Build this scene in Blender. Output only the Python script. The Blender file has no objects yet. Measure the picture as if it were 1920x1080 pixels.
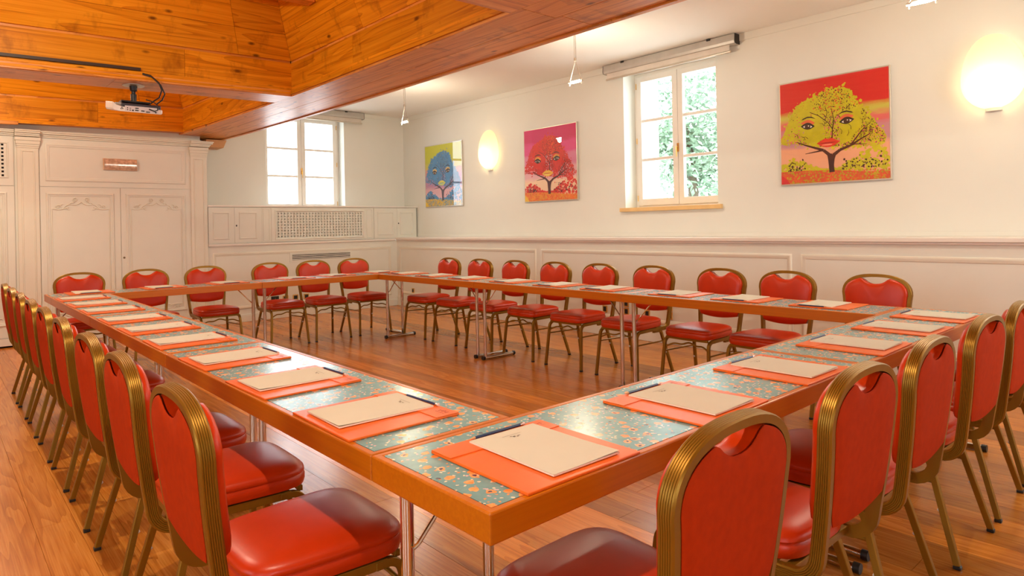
import bpy, bmesh, math, random
from mathutils import Vector, Matrix
SC = bpy.context.scene
COL = SC.collection
PI = math.pi

# ------------------------------------------------------------------ camera
F_PX, YAW, ROLL = 1229.87, 0.8431, -0.0198
CAM = Vector((-0.7732, -0.9456, 1.2932))
fw = Vector((math.cos(YAW), math.sin(YAW), 0))
rt = Vector((math.sin(YAW), -math.cos(YAW), 0))
up = Vector((0, 0, 1))
r2 = rt * math.cos(ROLL) + up * math.sin(ROLL)
u2 = -rt * math.sin(ROLL) + up * math.cos(ROLL)
cd = bpy.data.cameras.new('camera')
cam = bpy.data.objects.new('camera', cd)
COL.objects.link(cam)
cd.sensor_width = 36
cd.lens = F_PX * 36 / 1920
cd.shift_y = -116.9 / 1920
cd.clip_start = 0.05
M = Matrix.Identity(4)
for i in range(3):
    M[i][0], M[i][1], M[i][2], M[i][3] = r2[i], u2[i], -fw[i], CAM[i]
cam.matrix_world = M
SC.camera = cam

# ------------------------------------------------------------------ view, sky, light
SC.view_settings.view_transform = 'Standard'
SC.view_settings.look = 'None'
SC.view_settings.gamma = 1
SC.view_settings.use_curve_mapping = False
SC.view_settings.exposure = 0.12
SC.cycles.use_denoising = True
SC.cycles.max_bounces = 10
SC.cycles.diffuse_bounces = 6
SC.cycles.glossy_bounces = 4
SC.cycles.transparent_max_bounces = 12
SC.cycles.sample_clamp_indirect = 6
SC.cycles.caustics_reflective = False
SC.cycles.caustics_refractive = False
W_STRENGTH = 8.2
wd = bpy.data.worlds.new('overcast_sky')
wd.use_nodes = True
bg = wd.node_tree.nodes['Background']
bg.inputs[0].default_value = (0.86, 0.94, 1.0, 1)
bg.inputs[1].default_value = W_STRENGTH
SC.world = wd
WARM = (1.0, 0.85, 0.62)
PENDANT_W, COFFER_W, SCONCE_W, DOWN_W = 31, 62, 3.6, 66


def portal(loc, direction, sx, sy):
    ld = bpy.data.lights.new('window_portal', 'AREA')
    ld.shape = 'RECTANGLE'
    ld.size, ld.size_y = sx, sy
    ld.cycles.is_portal = True
    o = bpy.data.objects.new('window_portal', ld)
    o.location = loc
    o.rotation_euler = Vector(direction).to_track_quat('-Z', 'Z').to_euler()
    COL.objects.link(o)


# room key dimensions
XW, XP, XLEDGE = 5.53, 5.11, 5.075          # upper right wall, wainscot face, ledge front
YW, YP = 8.98, 8.576                        # upper far wall, cabinet / wainscot face
XL, YB = -4.3, -3.2                         # left wall, wall behind the camera
ZC = 3.23
TOUT = 0.70                                 # wall thickness
TH, TD, TL = 0.757, 0.4404, 1.8             # table height, depth, length

# window openings: (axis, lo, hi, z0, z1)
WIN_R = (2.815, 4.06, 1.475, 3.11)          # right wall, Y range
WIN_F = (3.08, 4.385, 1.60, 3.13)           # far wall, X range
WIN_R_ADDED = (-2.3, -1.05, 1.475, 3.11)         # right wall, unseen window added to let daylight in
WIN_L_ADDED = [(-2.2, -0.6, 0.9, 2.9), (1.0, 2.6, 0.9, 2.9)]  # left wall, out of view, added only to light the room
WIN_B_ADDED = [(-2.9, -1.3, 0.9, 2.9), (3.2, 4.6, 0.9, 2.9)]  # wall behind the camera, invented openings that serve as daylight sources
portal((XW + .6, (WIN_R[0] + WIN_R[1]) / 2, (WIN_R[2] + WIN_R[3]) / 2), (-1, 0, 0), WIN_R[1] - WIN_R[0], WIN_R[3] - WIN_R[2])
portal((XW + .6, (WIN_R_ADDED[0] + WIN_R_ADDED[1]) / 2, (WIN_R_ADDED[2] + WIN_R_ADDED[3]) / 2), (-1, 0, 0), WIN_R_ADDED[1] - WIN_R_ADDED[0], WIN_R_ADDED[3] - WIN_R_ADDED[2])
portal(((WIN_F[0] + WIN_F[1]) / 2, YW + .6, (WIN_F[2] + WIN_F[3]) / 2), (0, -1, 0), WIN_F[1] - WIN_F[0], WIN_F[3] - WIN_F[2])
for a, b, c, d in WIN_L_ADDED:
    portal((XL - .6, (a + b) / 2, (c + d) / 2), (1, 0, 0), b - a, d - c)
for a, b, c, d in WIN_B_ADDED:
    portal(((a + b) / 2, YB - .6, (c + d) / 2), (0, 1, 0), b - a, d - c)


# ------------------------------------------------------------------ mesh helper
class MB:
    def __init__(s):
        s.v, s.f, s.m = [], [], []

    def add(s, vs, fs, mi=0):
        b = len(s.v)
        s.v += [tuple(p) for p in vs]
        for f in fs:
            s.f.append([b + i for i in f])
            s.m.append(mi)
        return s

    def box(s, x0, x1, y0, y1, z0, z1, mi=0, seg=1, axis=1):
        if seg == 1:
            vs = [(x, y, z) for x in (x0, x1) for y in (y0, y1) for z in (z0, z1)]
            return s.add(vs, [(0, 1, 3, 2), (4, 6, 7, 5), (0, 4, 5, 1), (2, 3, 7, 6), (0, 2, 6, 4), (1, 5, 7, 3)], mi)
        rings = []
        for i in range(seg + 1):
            t = i / seg
            if axis == 1:
                y = y0 + (y1 - y0) * t
                rings.append([(x0, y, z0), (x1, y, z0), (x1, y, z1), (x0, y, z1)])
            else:
                x = x0 + (x1 - x0) * t
                rings.append([(x, y0, z0), (x, y1, z0), (x, y1, z1), (x, y0, z1)])
        return s.loft(rings, mi)

    def loft(s, rings, mi=0, caps=True, closed=True):
        n = len(rings[0])
        vs = [p for r in rings for p in r]
        fs = []
        for i in range(len(rings) - 1):
            for j in range(n if closed else n - 1):
                k = (j + 1) % n
                fs.append((i * n + j, i * n + k, (i + 1) * n + k, (i + 1) * n + j))
        if caps:
            fs.append(tuple(range(n))[::-1])
            fs.append(tuple((len(rings) - 1) * n + j for j in range(n)))
        return s.add(vs, fs, mi)

    def tube(s, path, r, n=8, mi=0, sx=1.0, caps=True):
        path = [Vector(p) for p in path]
        rr = r if isinstance(r, (list, tuple)) else [r] * len(path)
        rings = []
        T = (path[1] - path[0]).normalized()
        ref = Vector((0, 0, 1)) if abs(T.z) < .9 else Vector((1, 0, 0))
        U = T.cross(ref).normalized()
        for i, p in enumerate(path):
            a = path[max(i - 1, 0)]
            b = path[min(i + 1, len(path) - 1)]
            T = (b - a).normalized()
            U = (U - T * U.dot(T)).normalized()
            V = T.cross(U)
            rings.append([p + (U * math.cos(2 * PI * k / n) * sx + V * math.sin(2 * PI * k / n)) * rr[i] for k in range(n)])
        return s.loft(rings, mi, caps)

    def sweep(s, path, sides, prof, mi=0):
        """rectangular bar: sides[i] is the D axis at each point, prof is a list of (d, w)"""
        path = [Vector(p) for p in path]
        rings = []
        for i, p in enumerate(path):
            T = (path[min(i + 1, len(path) - 1)] - path[max(i - 1, 0)]).normalized()
            D = Vector(sides[i])
            D = (D - T * D.dot(T)).normalized()
            Wv = T.cross(D)
            rings.append([p + D * d + Wv * w for d, w in prof])
        return s.loft(rings, mi)

    def lathe(s, prof, c=(0, 0, 0), n=24, mi=0, sy=1.0, a0=0, a1=2 * PI):
        full = abs(a1 - a0 - 2 * PI) < 1e-6
        m = n if full else n + 1
        rings = []
        for r, z in prof:
            rings.append([(c[0] + r * math.cos(a0 + (a1 - a0) * k / n), c[1] + sy * r * math.sin(a0 + (a1 - a0) * k / n), c[2] + z) for k in range(m)])
        return s.loft(rings, mi, caps=full, closed=full)

    def frame(s, P, a0, a1, b0, b1, prof, mi=0):
        """mitred rectangular moulding; P(a, b, h) maps plane coords and height to the world; prof = [(inset, height)]"""
        rings = []
        for (a, b, sa, sb) in ((a0, b0, 1, 1), (a1, b0, -1, 1), (a1, b1, -1, -1), (a0, b1, 1, -1)):
            rings.append([P(a + sa * i, b + sb * i, h) for i, h in prof])
        n = len(prof)
        vs = [p for r in rings for p in r]
        fs = []
        for q in range(4):
            w = (q + 1) % 4
            for j in range(n - 1):
                fs.append((q * n + j, w * n + j, w * n + j + 1, q * n + j + 1))
        return s.add(vs, fs, mi)

    def warp(s, fn):
        s.v = [fn(*p) for p in s.v]
        return s

    def build(s, name, mats, parent=None, origin=None, smooth=None, bevel=0, bseg=2, subsurf=0, fixn=True):
        o = Vector(origin) if origin is not None else Vector((0, 0, 0))
        me = bpy.data.meshes.new(name)
        me.from_pydata([tuple(Vector(p) - o) for p in s.v], [], s.f)
        if not isinstance(mats, (list, tuple)):
            mats = [mats]
        for m in mats:
            me.materials.append(m)
        me.polygons.foreach_set('material_index', s.m)
        bm = bmesh.new()
        bm.from_mesh(me)
        bmesh.ops.remove_doubles(bm, verts=bm.verts, dist=1e-6)
        if fixn:
            bmesh.ops.recalc_face_normals(bm, faces=bm.faces)
        if smooth is not None:
            lim = math.radians(smooth)
            for f in bm.faces:
                f.smooth = True
            for e in bm.edges:
                if len(e.link_faces) == 2 and e.calc_face_angle(0) > lim:
                    e.smooth = False
        bm.to_mesh(me)
        bm.free()
        ob = bpy.data.objects.new(name, me)
        COL.objects.link(ob)
        if parent is not None:
            ob.parent = parent
        elif origin is not None:
            ob.location = o
        if bevel:
            md = ob.modifiers.new('bevel', 'BEVEL')
            md.width, md.segments, md.limit_method = bevel, bseg, 'ANGLE'
            md.angle_limit = math.radians(40)
            md.harden_normals = False
        if subsurf:
            md = ob.modifiers.new('subsurf', 'SUBSURF')
            md.levels = md.render_levels = subsurf
        return ob


def thing(name, label, cat, loc=(0, 0, 0), rot=0, group=None, kind=None):
    o = bpy.data.objects.new(name, None)
    o.empty_display_size = .1
    o.location = loc
    o.rotation_euler = (0, 0, rot)
    COL.objects.link(o)
    return tag(o, label, cat, group, kind)


def tag(o, label, cat, group=None, kind=None):
    o['label'] = label
    o['category'] = cat
    if group:
        o['group'] = group
    if kind:
        o['kind'] = kind
    return o


def struct(o, label, cat):
    return tag(o, label, cat, kind='structure')


def dup(root, loc, rot, label):
    r = root.copy()
    COL.objects.link(r)
    r.location = loc
    r.rotation_euler = (0, 0, rot)
    r['label'] = label
    for ch in list(root.children):
        c = ch.copy()
        COL.objects.link(c)
        c.parent = r
        for g in list(ch.children):
            d = g.copy()
            COL.objects.link(d)
            d.parent = c
    return r


ORD = ['first', 'second', 'third', 'fourth', 'fifth', 'sixth', 'seventh', 'eighth', 'ninth', 'tenth']


# ------------------------------------------------------------------ materials
def srgb(r, g, b):
    def c(x):
        x /= 255
        return x / 12.92 if x <= .04045 else ((x + .055) / 1.055) ** 2.4
    return (c(r), c(g), c(b), 1)


class N:
    def __init__(s, name):
        s.m = bpy.data.materials.new(name)
        s.m.use_nodes = True
        s.t = s.m.node_tree
        s.b = s.t.nodes['Principled BSDF']

    def n(s, typ, **kw):
        nd = s.t.nodes.new(typ)
        for k, v in kw.items():
            if k.startswith('i_'):
                nd.inputs[k[2:].replace('_', ' ')].default_value = v
            else:
                setattr(nd, k, v)
        return nd

    def l(s, a, b):
        s.t.links.new(a, b)

    def set(s, **kw):
        for k, v in kw.items():
            s.b.inputs[k.replace('_', ' ')].default_value = v
        return s

    def coord(s, scale=(1, 1, 1), kind='Object', rnd=None):
        tc = s.n('ShaderNodeTexCoord')
        src = tc.outputs[kind]
        if rnd is not None:
            ad = s.n('ShaderNodeVectorMath', operation='MULTIPLY_ADD')
            ad.inputs[1].default_value = (37, 53, 29)
            s.l(rnd, ad.inputs[0])
            s.l(src, ad.inputs[2])
            src = ad.outputs[0]
        mp = s.n('ShaderNodeMapping')
        mp.inputs['Scale'].default_value = scale
        s.l(src, mp.inputs[0])
        return mp.outputs[0]

    def noise(s, vec, scale=5, detail=4, rough=.55, dist=0):
        nd = s.n('ShaderNodeTexNoise')
        nd.inputs['Scale'].default_value = scale
        nd.inputs['Detail'].default_value = detail
        nd.inputs['Roughness'].default_value = rough
        nd.inputs['Distortion'].default_value = dist
        s.l(vec, nd.inputs['Vector'])
        return nd.outputs['Fac']

    def ramp(s, fac, stops, interp='LINEAR'):
        nd = s.n('ShaderNodeValToRGB')
        cr = nd.color_ramp
        cr.interpolation = interp
        while len(cr.elements) < len(stops):
            cr.elements.new(.5)
        for e, (p, c) in zip(cr.elements, stops):
            e.position = p
            e.color = c if len(c) == 4 else (*c, 1)
        s.l(fac, nd.inputs[0])
        return nd.outputs[0]

    def mix(s, fac, a, b, mode='MIX'):
        nd = s.n('ShaderNodeMix', data_type='RGBA', blend_type=mode)
        for sock, val in ((nd.inputs[0], fac), (nd.inputs[6], a), (nd.inputs[7], b)):
            if hasattr(val, 'links'):
                s.l(val, sock)
            else:
                sock.default_value = val
        return nd.outputs[2]

    def math(s, op, a, b=0.0):
        nd = s.n('ShaderNodeMath', operation=op)
        for sock, val in ((nd.inputs[0], a), (nd.inputs[1], b)):
            if hasattr(val, 'links'):
                s.l(val, sock)
            else:
                sock.default_value = val
        return nd.outputs[0]

    def bump(s, h, strength=.2, dist=.01):
        nd = s.n('ShaderNodeBump')
        nd.inputs['Strength'].default_value = strength
        nd.inputs['Distance'].default_value = dist
        s.l(h, nd.inputs['Height'])
        s.l(nd.outputs[0], s.b.inputs['Normal'])


def plain(name, col, rough=.5, metal=0, var=.06, vscale=8, bump=0, bscale=200, **kw):
    m = N(name)
    vec = m.coord()
    f = m.noise(vec, vscale, 3)
    lo = tuple(c * (1 - var) for c in col[:3]) + (1,)
    hi = tuple(min(1, c * (1 + var)) for c in col[:3]) + (1,)
    m.l(m.ramp(f, [(.3, lo), (.7, hi)]), m.b.inputs['Base Color'])
    m.set(Roughness=rough, Metallic=metal)
    for k, v in kw.items():
        m.b.inputs[k.replace('_', ' ')].default_value = v
    if bump:
        m.bump(m.noise(vec, bscale, 2), bump, .002)
    return m.m


def wood(name, dark, mid, light, axis, rough=.45, ring=9.0, knots=True, island=True, gscale=1.0, vary=.25, fig=.32, spec=.5):
    """boards: grain runs along the given axis, each loose board has its own tone and figure"""
    m = N(name)
    geo = m.n('ShaderNodeNewGeometry')
    rnd = geo.outputs['Random Per Island'] if island else m.n('ShaderNodeObjectInfo').outputs['Random']
    st = [4.0, 4.0, 4.0]
    st[axis] = .30
    vec = m.coord(tuple(q * gscale for q in st), rnd=rnd)
    warp_n = m.noise(vec, .9, 2, .5, .15)
    bands = m.math('FRACT', m.math('MULTIPLY', warp_n, ring))
    tri = m.math('POWER', bands, 1.6)
    st2 = [85.0, 85.0, 85.0]
    st2[axis] = 1.6
    fine = m.noise(m.coord(tuple(q * gscale for q in st2), rnd=rnd), 1.0, 3, .6)
    f = m.math('ADD', m.math('MULTIPLY', tri, -fig), m.math('ADD', m.math('MULTIPLY', m.math('SUBTRACT', fine, .5), .9), .5 + fig * .45))
    col = m.ramp(f, [(.12, dark), (.5, mid), (.88, light)])
    tone = m.ramp(rnd, [(0, (1 - vary,) * 3 + (1,)), (.5, (1, 1, 1, 1)), (1, (1 + vary * .55, 1 + vary * .45, 1 + vary * .3, 1))])
    col = m.mix(1.0, col, tone, 'MULTIPLY')
    if knots:
        kv = [3.2, 3.2, 3.2]
        kv[axis] = 1.5
        vo = m.n('ShaderNodeTexVoronoi')
        vo.inputs['Scale'].default_value = 2.0
        m.l(m.coord(tuple(kv), rnd=rnd), vo.inputs['Vector'])
        kn = m.ramp(vo.outputs['Distance'], [(.05, (1, 1, 1, 1)), (.13, (0, 0, 0, 1))])
        kd = tuple(c * .35 for c in dark[:3]) + (1,)
        col = m.mix(m.math('MULTIPLY', kn, .92), col, kd)
        sv = [2.0, 2.0, 2.0]
        sv[axis] = 3.5
        stn = m.ramp(m.noise(m.coord(tuple(sv), rnd=rnd), 1.3, 4, .65), [(.56, (0, 0, 0, 1)), (.72, (1, 1, 1, 1))])
        col = m.mix(m.math('MULTIPLY', stn, .6), col, tuple(c * .55 for c in dark[:3]) + (1,))
    m.l(col, m.b.inputs['Base Color'])
    m.set(Roughness=rough)
    m.b.inputs['Specular IOR Level'].default_value = spec
    m.bump(f, .06, .003)
    return m.m


def glass_mat():
    m = N('window_glass')
    t = m.t
    t.nodes.remove(m.b)
    lw = m.n('ShaderNodeLayerWeight')
    lw.inputs[0].default_value = .5
    fac = m.math('MULTIPLY_ADD', m.math('POWER', lw.outputs['Facing'], 5.0), .90)
    fac.node.inputs[2].default_value = .028
    tr = m.n('ShaderNodeBsdfTransparent')
    gl = m.n('ShaderNodeBsdfGlossy')
    gl.inputs['Roughness'].default_value = .01
    mx = m.n('ShaderNodeMixShader')
    m.l(fac, mx.inputs[0])
    m.l(tr.outputs[0], mx.inputs[1])
    m.l(gl.outputs[0], mx.inputs[2])
    m.l(mx.outputs[0], t.nodes['Material Output'].inputs[0])
    return m.m


def emit_mat(name, col, st):
    m = N(name)
    m.b.inputs['Base Color'].default_value = col
    m.b.inputs['Emission Color'].default_value = col
    m.b.inputs['Emission Strength'].default_value = st
    return m.m


def opal_mat():
    m = N('opal_glass')
    t = m.t
    t.nodes.remove(m.b)
    tl = m.n('ShaderNodeBsdfTranslucent')
    tl.inputs[0].default_value = (.98, .93, .80, 1)
    df = m.n('ShaderNodeBsdfDiffuse')
    df.inputs[0].default_value = (.95, .9, .8, 1)
    mx = m.n('ShaderNodeMixShader')
    mx.inputs[0].default_value = .3
    m.l(tl.outputs[0], mx.inputs[1])
    m.l(df.outputs[0], mx.inputs[2])
    m.l(mx.outputs[0], t.nodes['Material Output'].inputs[0])
    return m.m


WALL = plain('wall_paint', (.75, .765, .715, 1), .85, var=.015, vscale=2, bump=.05, bscale=60)
CEIL = plain('ceiling_paint', (.82, .80, .75, 1), .9, var=.01, vscale=2)
CREAM = plain('cream_panel_paint', (.73, .75, .69, 1), .45, var=.02, vscale=3)
CREAM2 = plain('cream_moulding_paint', (.74, .735, .645, 1), .4, var=.02, vscale=3)
LEDGEM = plain('cream_ledge_paint', (.79, .76, .71, 1), .35, var=.02, vscale=3)
WFRAME = plain('window_paint', (.80, .77, .71, 1), .4, var=.015)
EXTW = plain('exterior_plaster', (.85, .84, .8, 1), .9)
GOLD = plain('bronze_gold_metal', (.275, .140, .009, 1), .38, .6, var=.04)
BRASS = plain('brass', (.72, .45, .14, 1), .28, .9)
CHROME = plain('chrome', (.70, .66, .60, 1), .10, 1.0, var=.02)
BLACKP = plain('black_plastic', (.012, .011, .010, 1), .4)
WHITEP = plain('white_plastic', (.8, .78, .74, 1), .4)
GREYM = plain('grey_aluminium', (.50, .49, .46, 1), .4, .25)
ALU = plain('satin_aluminium', (.62, .58, .5, 1), .35, .6)
DARKH = plain('dark_cavity', (.005, .003, .002, 1), .9)
REDV = plain('red_vinyl', (.52, .032, .0008, 1), .34, Specular_IOR_Level=.4, var=.10, vscale=4, bump=.08, bscale=350)
ORANGEF = plain('orange_fabric', (.46, .034, .0006, 1), .85, Specular_IOR_Level=.12, var=.08, vscale=40, bump=.25, bscale=900)
LEATHER = plain('orange_leather', (.80, .140, .008, 1), .34, var=.05, vscale=20, bump=.12, bscale=500)
LEATHERD = plain('orange_leather_emboss', (.45, .06, .012, 1), .5)
PAPER = plain('cream_paper', (.63, .62, .52, 1), .8, var=.015)
PAPERW = plain('paper_edge', (.88, .80, .66, 1), .8, var=.02)
INK = plain('grey_ink', (.12, .09, .06, 1), .7)
BLUEP = plain('navy_lacquer', (.012, .045, .13, 1), .3)
PWOOD = plain('pencil_wood', (.62, .36, .15, 1), .6)
PINKE = plain('pencil_eraser', (.75, .6, .55, 1), .6)
GLASS = glass_mat()
OPAL = opal_mat()
BULB = emit_mat('halogen_bulb', (1, .93, .82, 1), 60)
PINE_X = wood('knotty_pine_along_x', srgb(166, 92, 2), srgb(218, 140, 14), srgb(236, 164, 36), 0, ring=12, vary=.16, spec=.2)
PINE_Y = wood('knotty_pine_along_y', srgb(166, 92, 2), srgb(218, 140, 14), srgb(236, 164, 36), 1, ring=12, vary=.16, spec=.2)
BEAM_Y = wood('beam_pine_along_y', srgb(168, 94, 30), srgb(222, 146, 62), srgb(240, 178, 96), 1, .36, ring=10, vary=.12)
BEAM_X = wood('beam_pine_along_x', srgb(168, 94, 30), srgb(222, 146, 62), srgb(240, 178, 96), 0, .35, ring=10, vary=.12)
OAK = wood('oak_floor_boards', srgb(154, 86, 22), srgb(188, 116, 40), srgb(212, 144, 64), 1, .24, ring=10, knots=False, vary=.36, fig=.30, gscale=2.1)
HONEY = wood('honey_beech_edge', srgb(176, 90, 1), srgb(190, 103, 3), srgb(204, 118, 6), 0, .32, ring=4, knots=False, island=False, vary=.05, fig=.1)
LEDW = plain('pale_wood_sill', srgb(226, 190, 130), .45)
LEAF = plain('leaf_green', (.20, .30, .20, 1), .5, var=.5, vscale=6)
BARK = plain('bark', (.12, .09, .06, 1), .9)


def laminate():
    m = N('teal_floral_laminate')
    oi = m.n('ShaderNodeObjectInfo')
    vec = m.coord((1, 1, 1), rnd=oi.outputs['Random'])
    dn = m.n('ShaderNodeTexNoise')
    dn.inputs['Scale'].default_value = 60
    m.l(vec, dn.inputs['Vector'])
    off = m.n('ShaderNodeVectorMath', operation='MULTIPLY_ADD')
    m.l(dn.outputs['Color'], off.inputs[0])
    off.inputs[1].default_value = (.016, .016, 0)
    m.l(vec, off.inputs[2])
    flat = m.n('ShaderNodeVectorMath', operation='MULTIPLY')
    flat.inputs[1].default_value = (1, 1, 0)
    m.l(off.outputs[0], flat.inputs[0])
    v = flat.outputs[0]

    def vor(scale, r):
        nd = m.n('ShaderNodeTexVoronoi', voronoi_dimensions='2D')
        nd.inputs['Scale'].default_value = scale
        nd.inputs['Randomness'].default_value = r
        m.l(v, nd.inputs['Vector'])
        return nd
    base = m.ramp(m.noise(vec, 30, 3), [(.3, srgb(98, 150, 156)), (.7, srgb(118, 168, 172))])
    v3 = vor(62, .9)
    sp = m.n('ShaderNodeSeparateColor')
    m.l(v3.outputs['Color'], sp.inputs[0])
    dots = m.math('MULTIPLY', m.math('LESS_THAN', v3.outputs['Distance'], .2), m.math('LESS_THAN', sp.outputs[0], .55))
    dotc = m.ramp(sp.outputs[1], [(0, srgb(240, 225, 195)), (.35, srgb(226, 150, 90)), (.6, srgb(226, 190, 200)), (.85, srgb(240, 225, 195))], 'CONSTANT')
    c = m.mix(dots, base, dotc)
    v1 = vor(23, .75)
    s1 = m.n('ShaderNodeSeparateColor')
    m.l(v1.outputs['Color'], s1.inputs[0])
    blob = m.math('MULTIPLY', m.math('LESS_THAN', v1.outputs['Distance'], .25), m.math('LESS_THAN', s1.outputs[0], .66))
    bc = m.ramp(m.noise(vec, 55, 2), [(.35, srgb(238, 142, 66)), (.6, srgb(246, 172, 104)), (.72, srgb(248, 206, 168))])
    c = m.mix(blob, c, bc)
    eye = m.math('MULTIPLY', m.math('LESS_THAN', v1.outputs['Distance'], .11), m.math('GREATER_THAN', s1.outputs[1], .72))
    c = m.mix(eye, c, srgb(60, 60, 96))
    m.l(c, m.b.inputs['Base Color'])
    m.set(Roughness=.25)
    m.b.inputs['Specular IOR Level'].default_value = .9
    return m.m


LAM = laminate()

# ------------------------------------------------------------------ room shell
def P_right(a, b, h):      # right wall: a = Y, b = z, h = out of the wall (towards -X)
    return (XP - h, a, b)


def P_far(a, b, h):        # far side: a = X, b = z, h = towards -Y
    return (a, YP - h, b)


def wall_with_holes(mb, P, a0, a1, b0, b1, d, holes, mi=0):
    """solid wall d thick behind plane P with rectangular openings"""
    xs = sorted({a0, a1} | {h[0] for h in holes} | {h[1] for h in holes})
    for i in range(len(xs) - 1):
        x0, x1 = xs[i], xs[i + 1]
        hs = [h for h in holes if h[0] < (x0 + x1) / 2 < h[1]]
        zs = [(b0, b1)]
        for h in hs:
            zs = [(b0, h[2]), (h[3], b1)]
        for z0, z1 in zs:
            q = [P(x, z, hh) for x in (x0, x1) for z in (z0, z1) for hh in (0, -d)]
            lo = [min(p[k] for p in q) for k in range(3)]
            hi = [max(p[k] for p in q) for k in range(3)]
            mb.box(lo[0], hi[0], lo[1], hi[1], lo[2], hi[2], mi)
    return mb


mb = wall_with_holes(MB(), lambda a, b, h: (XW - h, a, b), YB - TOUT, YW + TOUT, 1.09, 3.95, TOUT, [WIN_R, WIN_R_ADDED])
struct(mb.build('wall_right', WALL), 'cream painted upper wall with the pictures, window and egg lamps', 'wall')
mb = wall_with_holes(MB(), lambda a, b, h: (a, YW - h, b), XL, XW, 0, 3.95, TOUT, [WIN_F])
struct(mb.build('wall_far', WALL), 'cream painted far wall above the low cabinets, with a window', 'wall')
mb = wall_with_holes(MB(), lambda a, b, h: (XL + h, a, b), YB - TOUT, YW + TOUT, 0, 3.95, TOUT, WIN_L_ADDED)
struct(mb.build('wall_left', WALL), 'cream painted wall to the left, outside the frame', 'wall')
mb = wall_with_holes(MB(), lambda a, b, h: (a, YB + h, b), XL, XW, 0, 3.95, TOUT, WIN_B_ADDED)
struct(mb.build('wall_near', WALL), 'cream painted wall behind the camera', 'wall')
mb = MB().box(2.50, XW + .1, YB - .1, YW + .1, ZC, ZC + .1)
mb.box(XL - .1, -2.38, YB - .1, YW + .1, ZC, ZC + .1)
mb.box(XL - .1, XW + .1, YB - .1, YW + .1, 3.85, 3.95)
struct(mb.build('ceiling', CEIL), 'white plaster ceiling strip above the picture wall', 'ceiling')

# oak floor: loose boards running along Y
random.seed(4)
fl = MB()
fl.box(XL - .1, XW + .1, YB - .1, YW + .1, -.05, -.004, 1)
bw = .1465
x = -.003 - 30 * bw
while x < XW:
    y = YB - random.random() * 1.5
    while y < YW:
        ln = random.choice((.7, 1.0, 1.3, 1.6, 1.9))
        g = .0009
        fl.add([(x + g, y + g, 0), (x + bw - g, y + g, 0), (x + bw - g, y + ln - g, 0), (x + g, y + ln - g, 0),
                (x, y, -.004), (x + bw, y, -.004), (x + bw, y + ln, -.004), (x, y + ln, -.004)],
               [(0, 1, 2, 3), (4, 5, 1, 0), (5, 6, 2, 1), (6, 7, 3, 2), (7, 4, 0, 3)], 0)
        y += ln
    x += bw
struct(fl.build('floor', [OAK, DARKH], fixn=False), 'warm brown oak board floor', 'floor')

# wainscot of the right wall with its deep ledge
MOULD = [(0, 0), (.004, .010), (.016, .014), (.026, .009), (.040, .006), (.046, 0)]
mb = MB().box(XP, XW + .02, YB, YP + .02, 0, 1.095)
w1 = struct(mb.build('trim_1', CREAM), 'cream panelled wainscot below the picture wall', 'wainscot')
fm = MB()
for a, b in ((5.191, 8.50), (1.827, 5.102), (-1.55, 1.746), (-3.1, -1.62)):
    fm.frame(P_right, a, b, .20, .985, MOULD)
fm.build('panel_moulding', CREAM2, w1, smooth=50)
mb = MB().box(XLEDGE, XW, YB, YW, 1.098, 1.134)
mb.box(XLEDGE + .016, XP, YB, YP, 1.078, 1.098)
struct(mb.build('trim_2', LEDGEM, bevel=.005), 'cream ledge along the top of the right wainscot', 'ledge')
mb = MB().box(XW - .014, XW, YB, YW - .002, 1.134, 1.176)
mb.box(XW - .012, XW, YB, YW - .002, 3.155, ZC)
mb.box(2.53, XW - .012, YW - .012, YW, 3.165, ZC)
struct(mb.build('trim_3', WALL, bevel=.003), 'cream strips along the top and foot of the upper wall', 'trim')
mb = MB().box(XP - .018, XP, YB, YP - .018, 0, .15).box(XP - .014, XP, YB, YP - .018, .15, .165)
struct(mb.build('baseboard_right', CREAM, bevel=.004), 'cream skirting board below the right wainscot', 'baseboard')

# far wainscot
mb = MB().box(2.10, XP, YP, YW, 0, 1.085)
w2 = struct(mb.build('trim_4', CREAM), 'cream panelled wainscot under the far window', 'wainscot')
fm = MB().frame(P_far, 2.16, 4.99, .185, .99, MOULD)
fm.build('panel_moulding', CREAM2, w2, smooth=50)
mb = MB().box(2.10, XP - .018, YP - .018, YP, 0, .095)
mb.box(2.10, XP - .018, YP - .013, YP, .095, .108)
struct(mb.build('baseboard_far', CREAM, bevel=.004), 'cream skirting board below the far wainscot', 'baseboard')
mb = MB().box(2.10, XLEDGE, YP - .022, YP + .05, 1.085, 1.116)
struct(mb.build('trim_5', LEDGEM, bevel=.005), 'cream ledge below the low wall cabinets', 'ledge')


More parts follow.
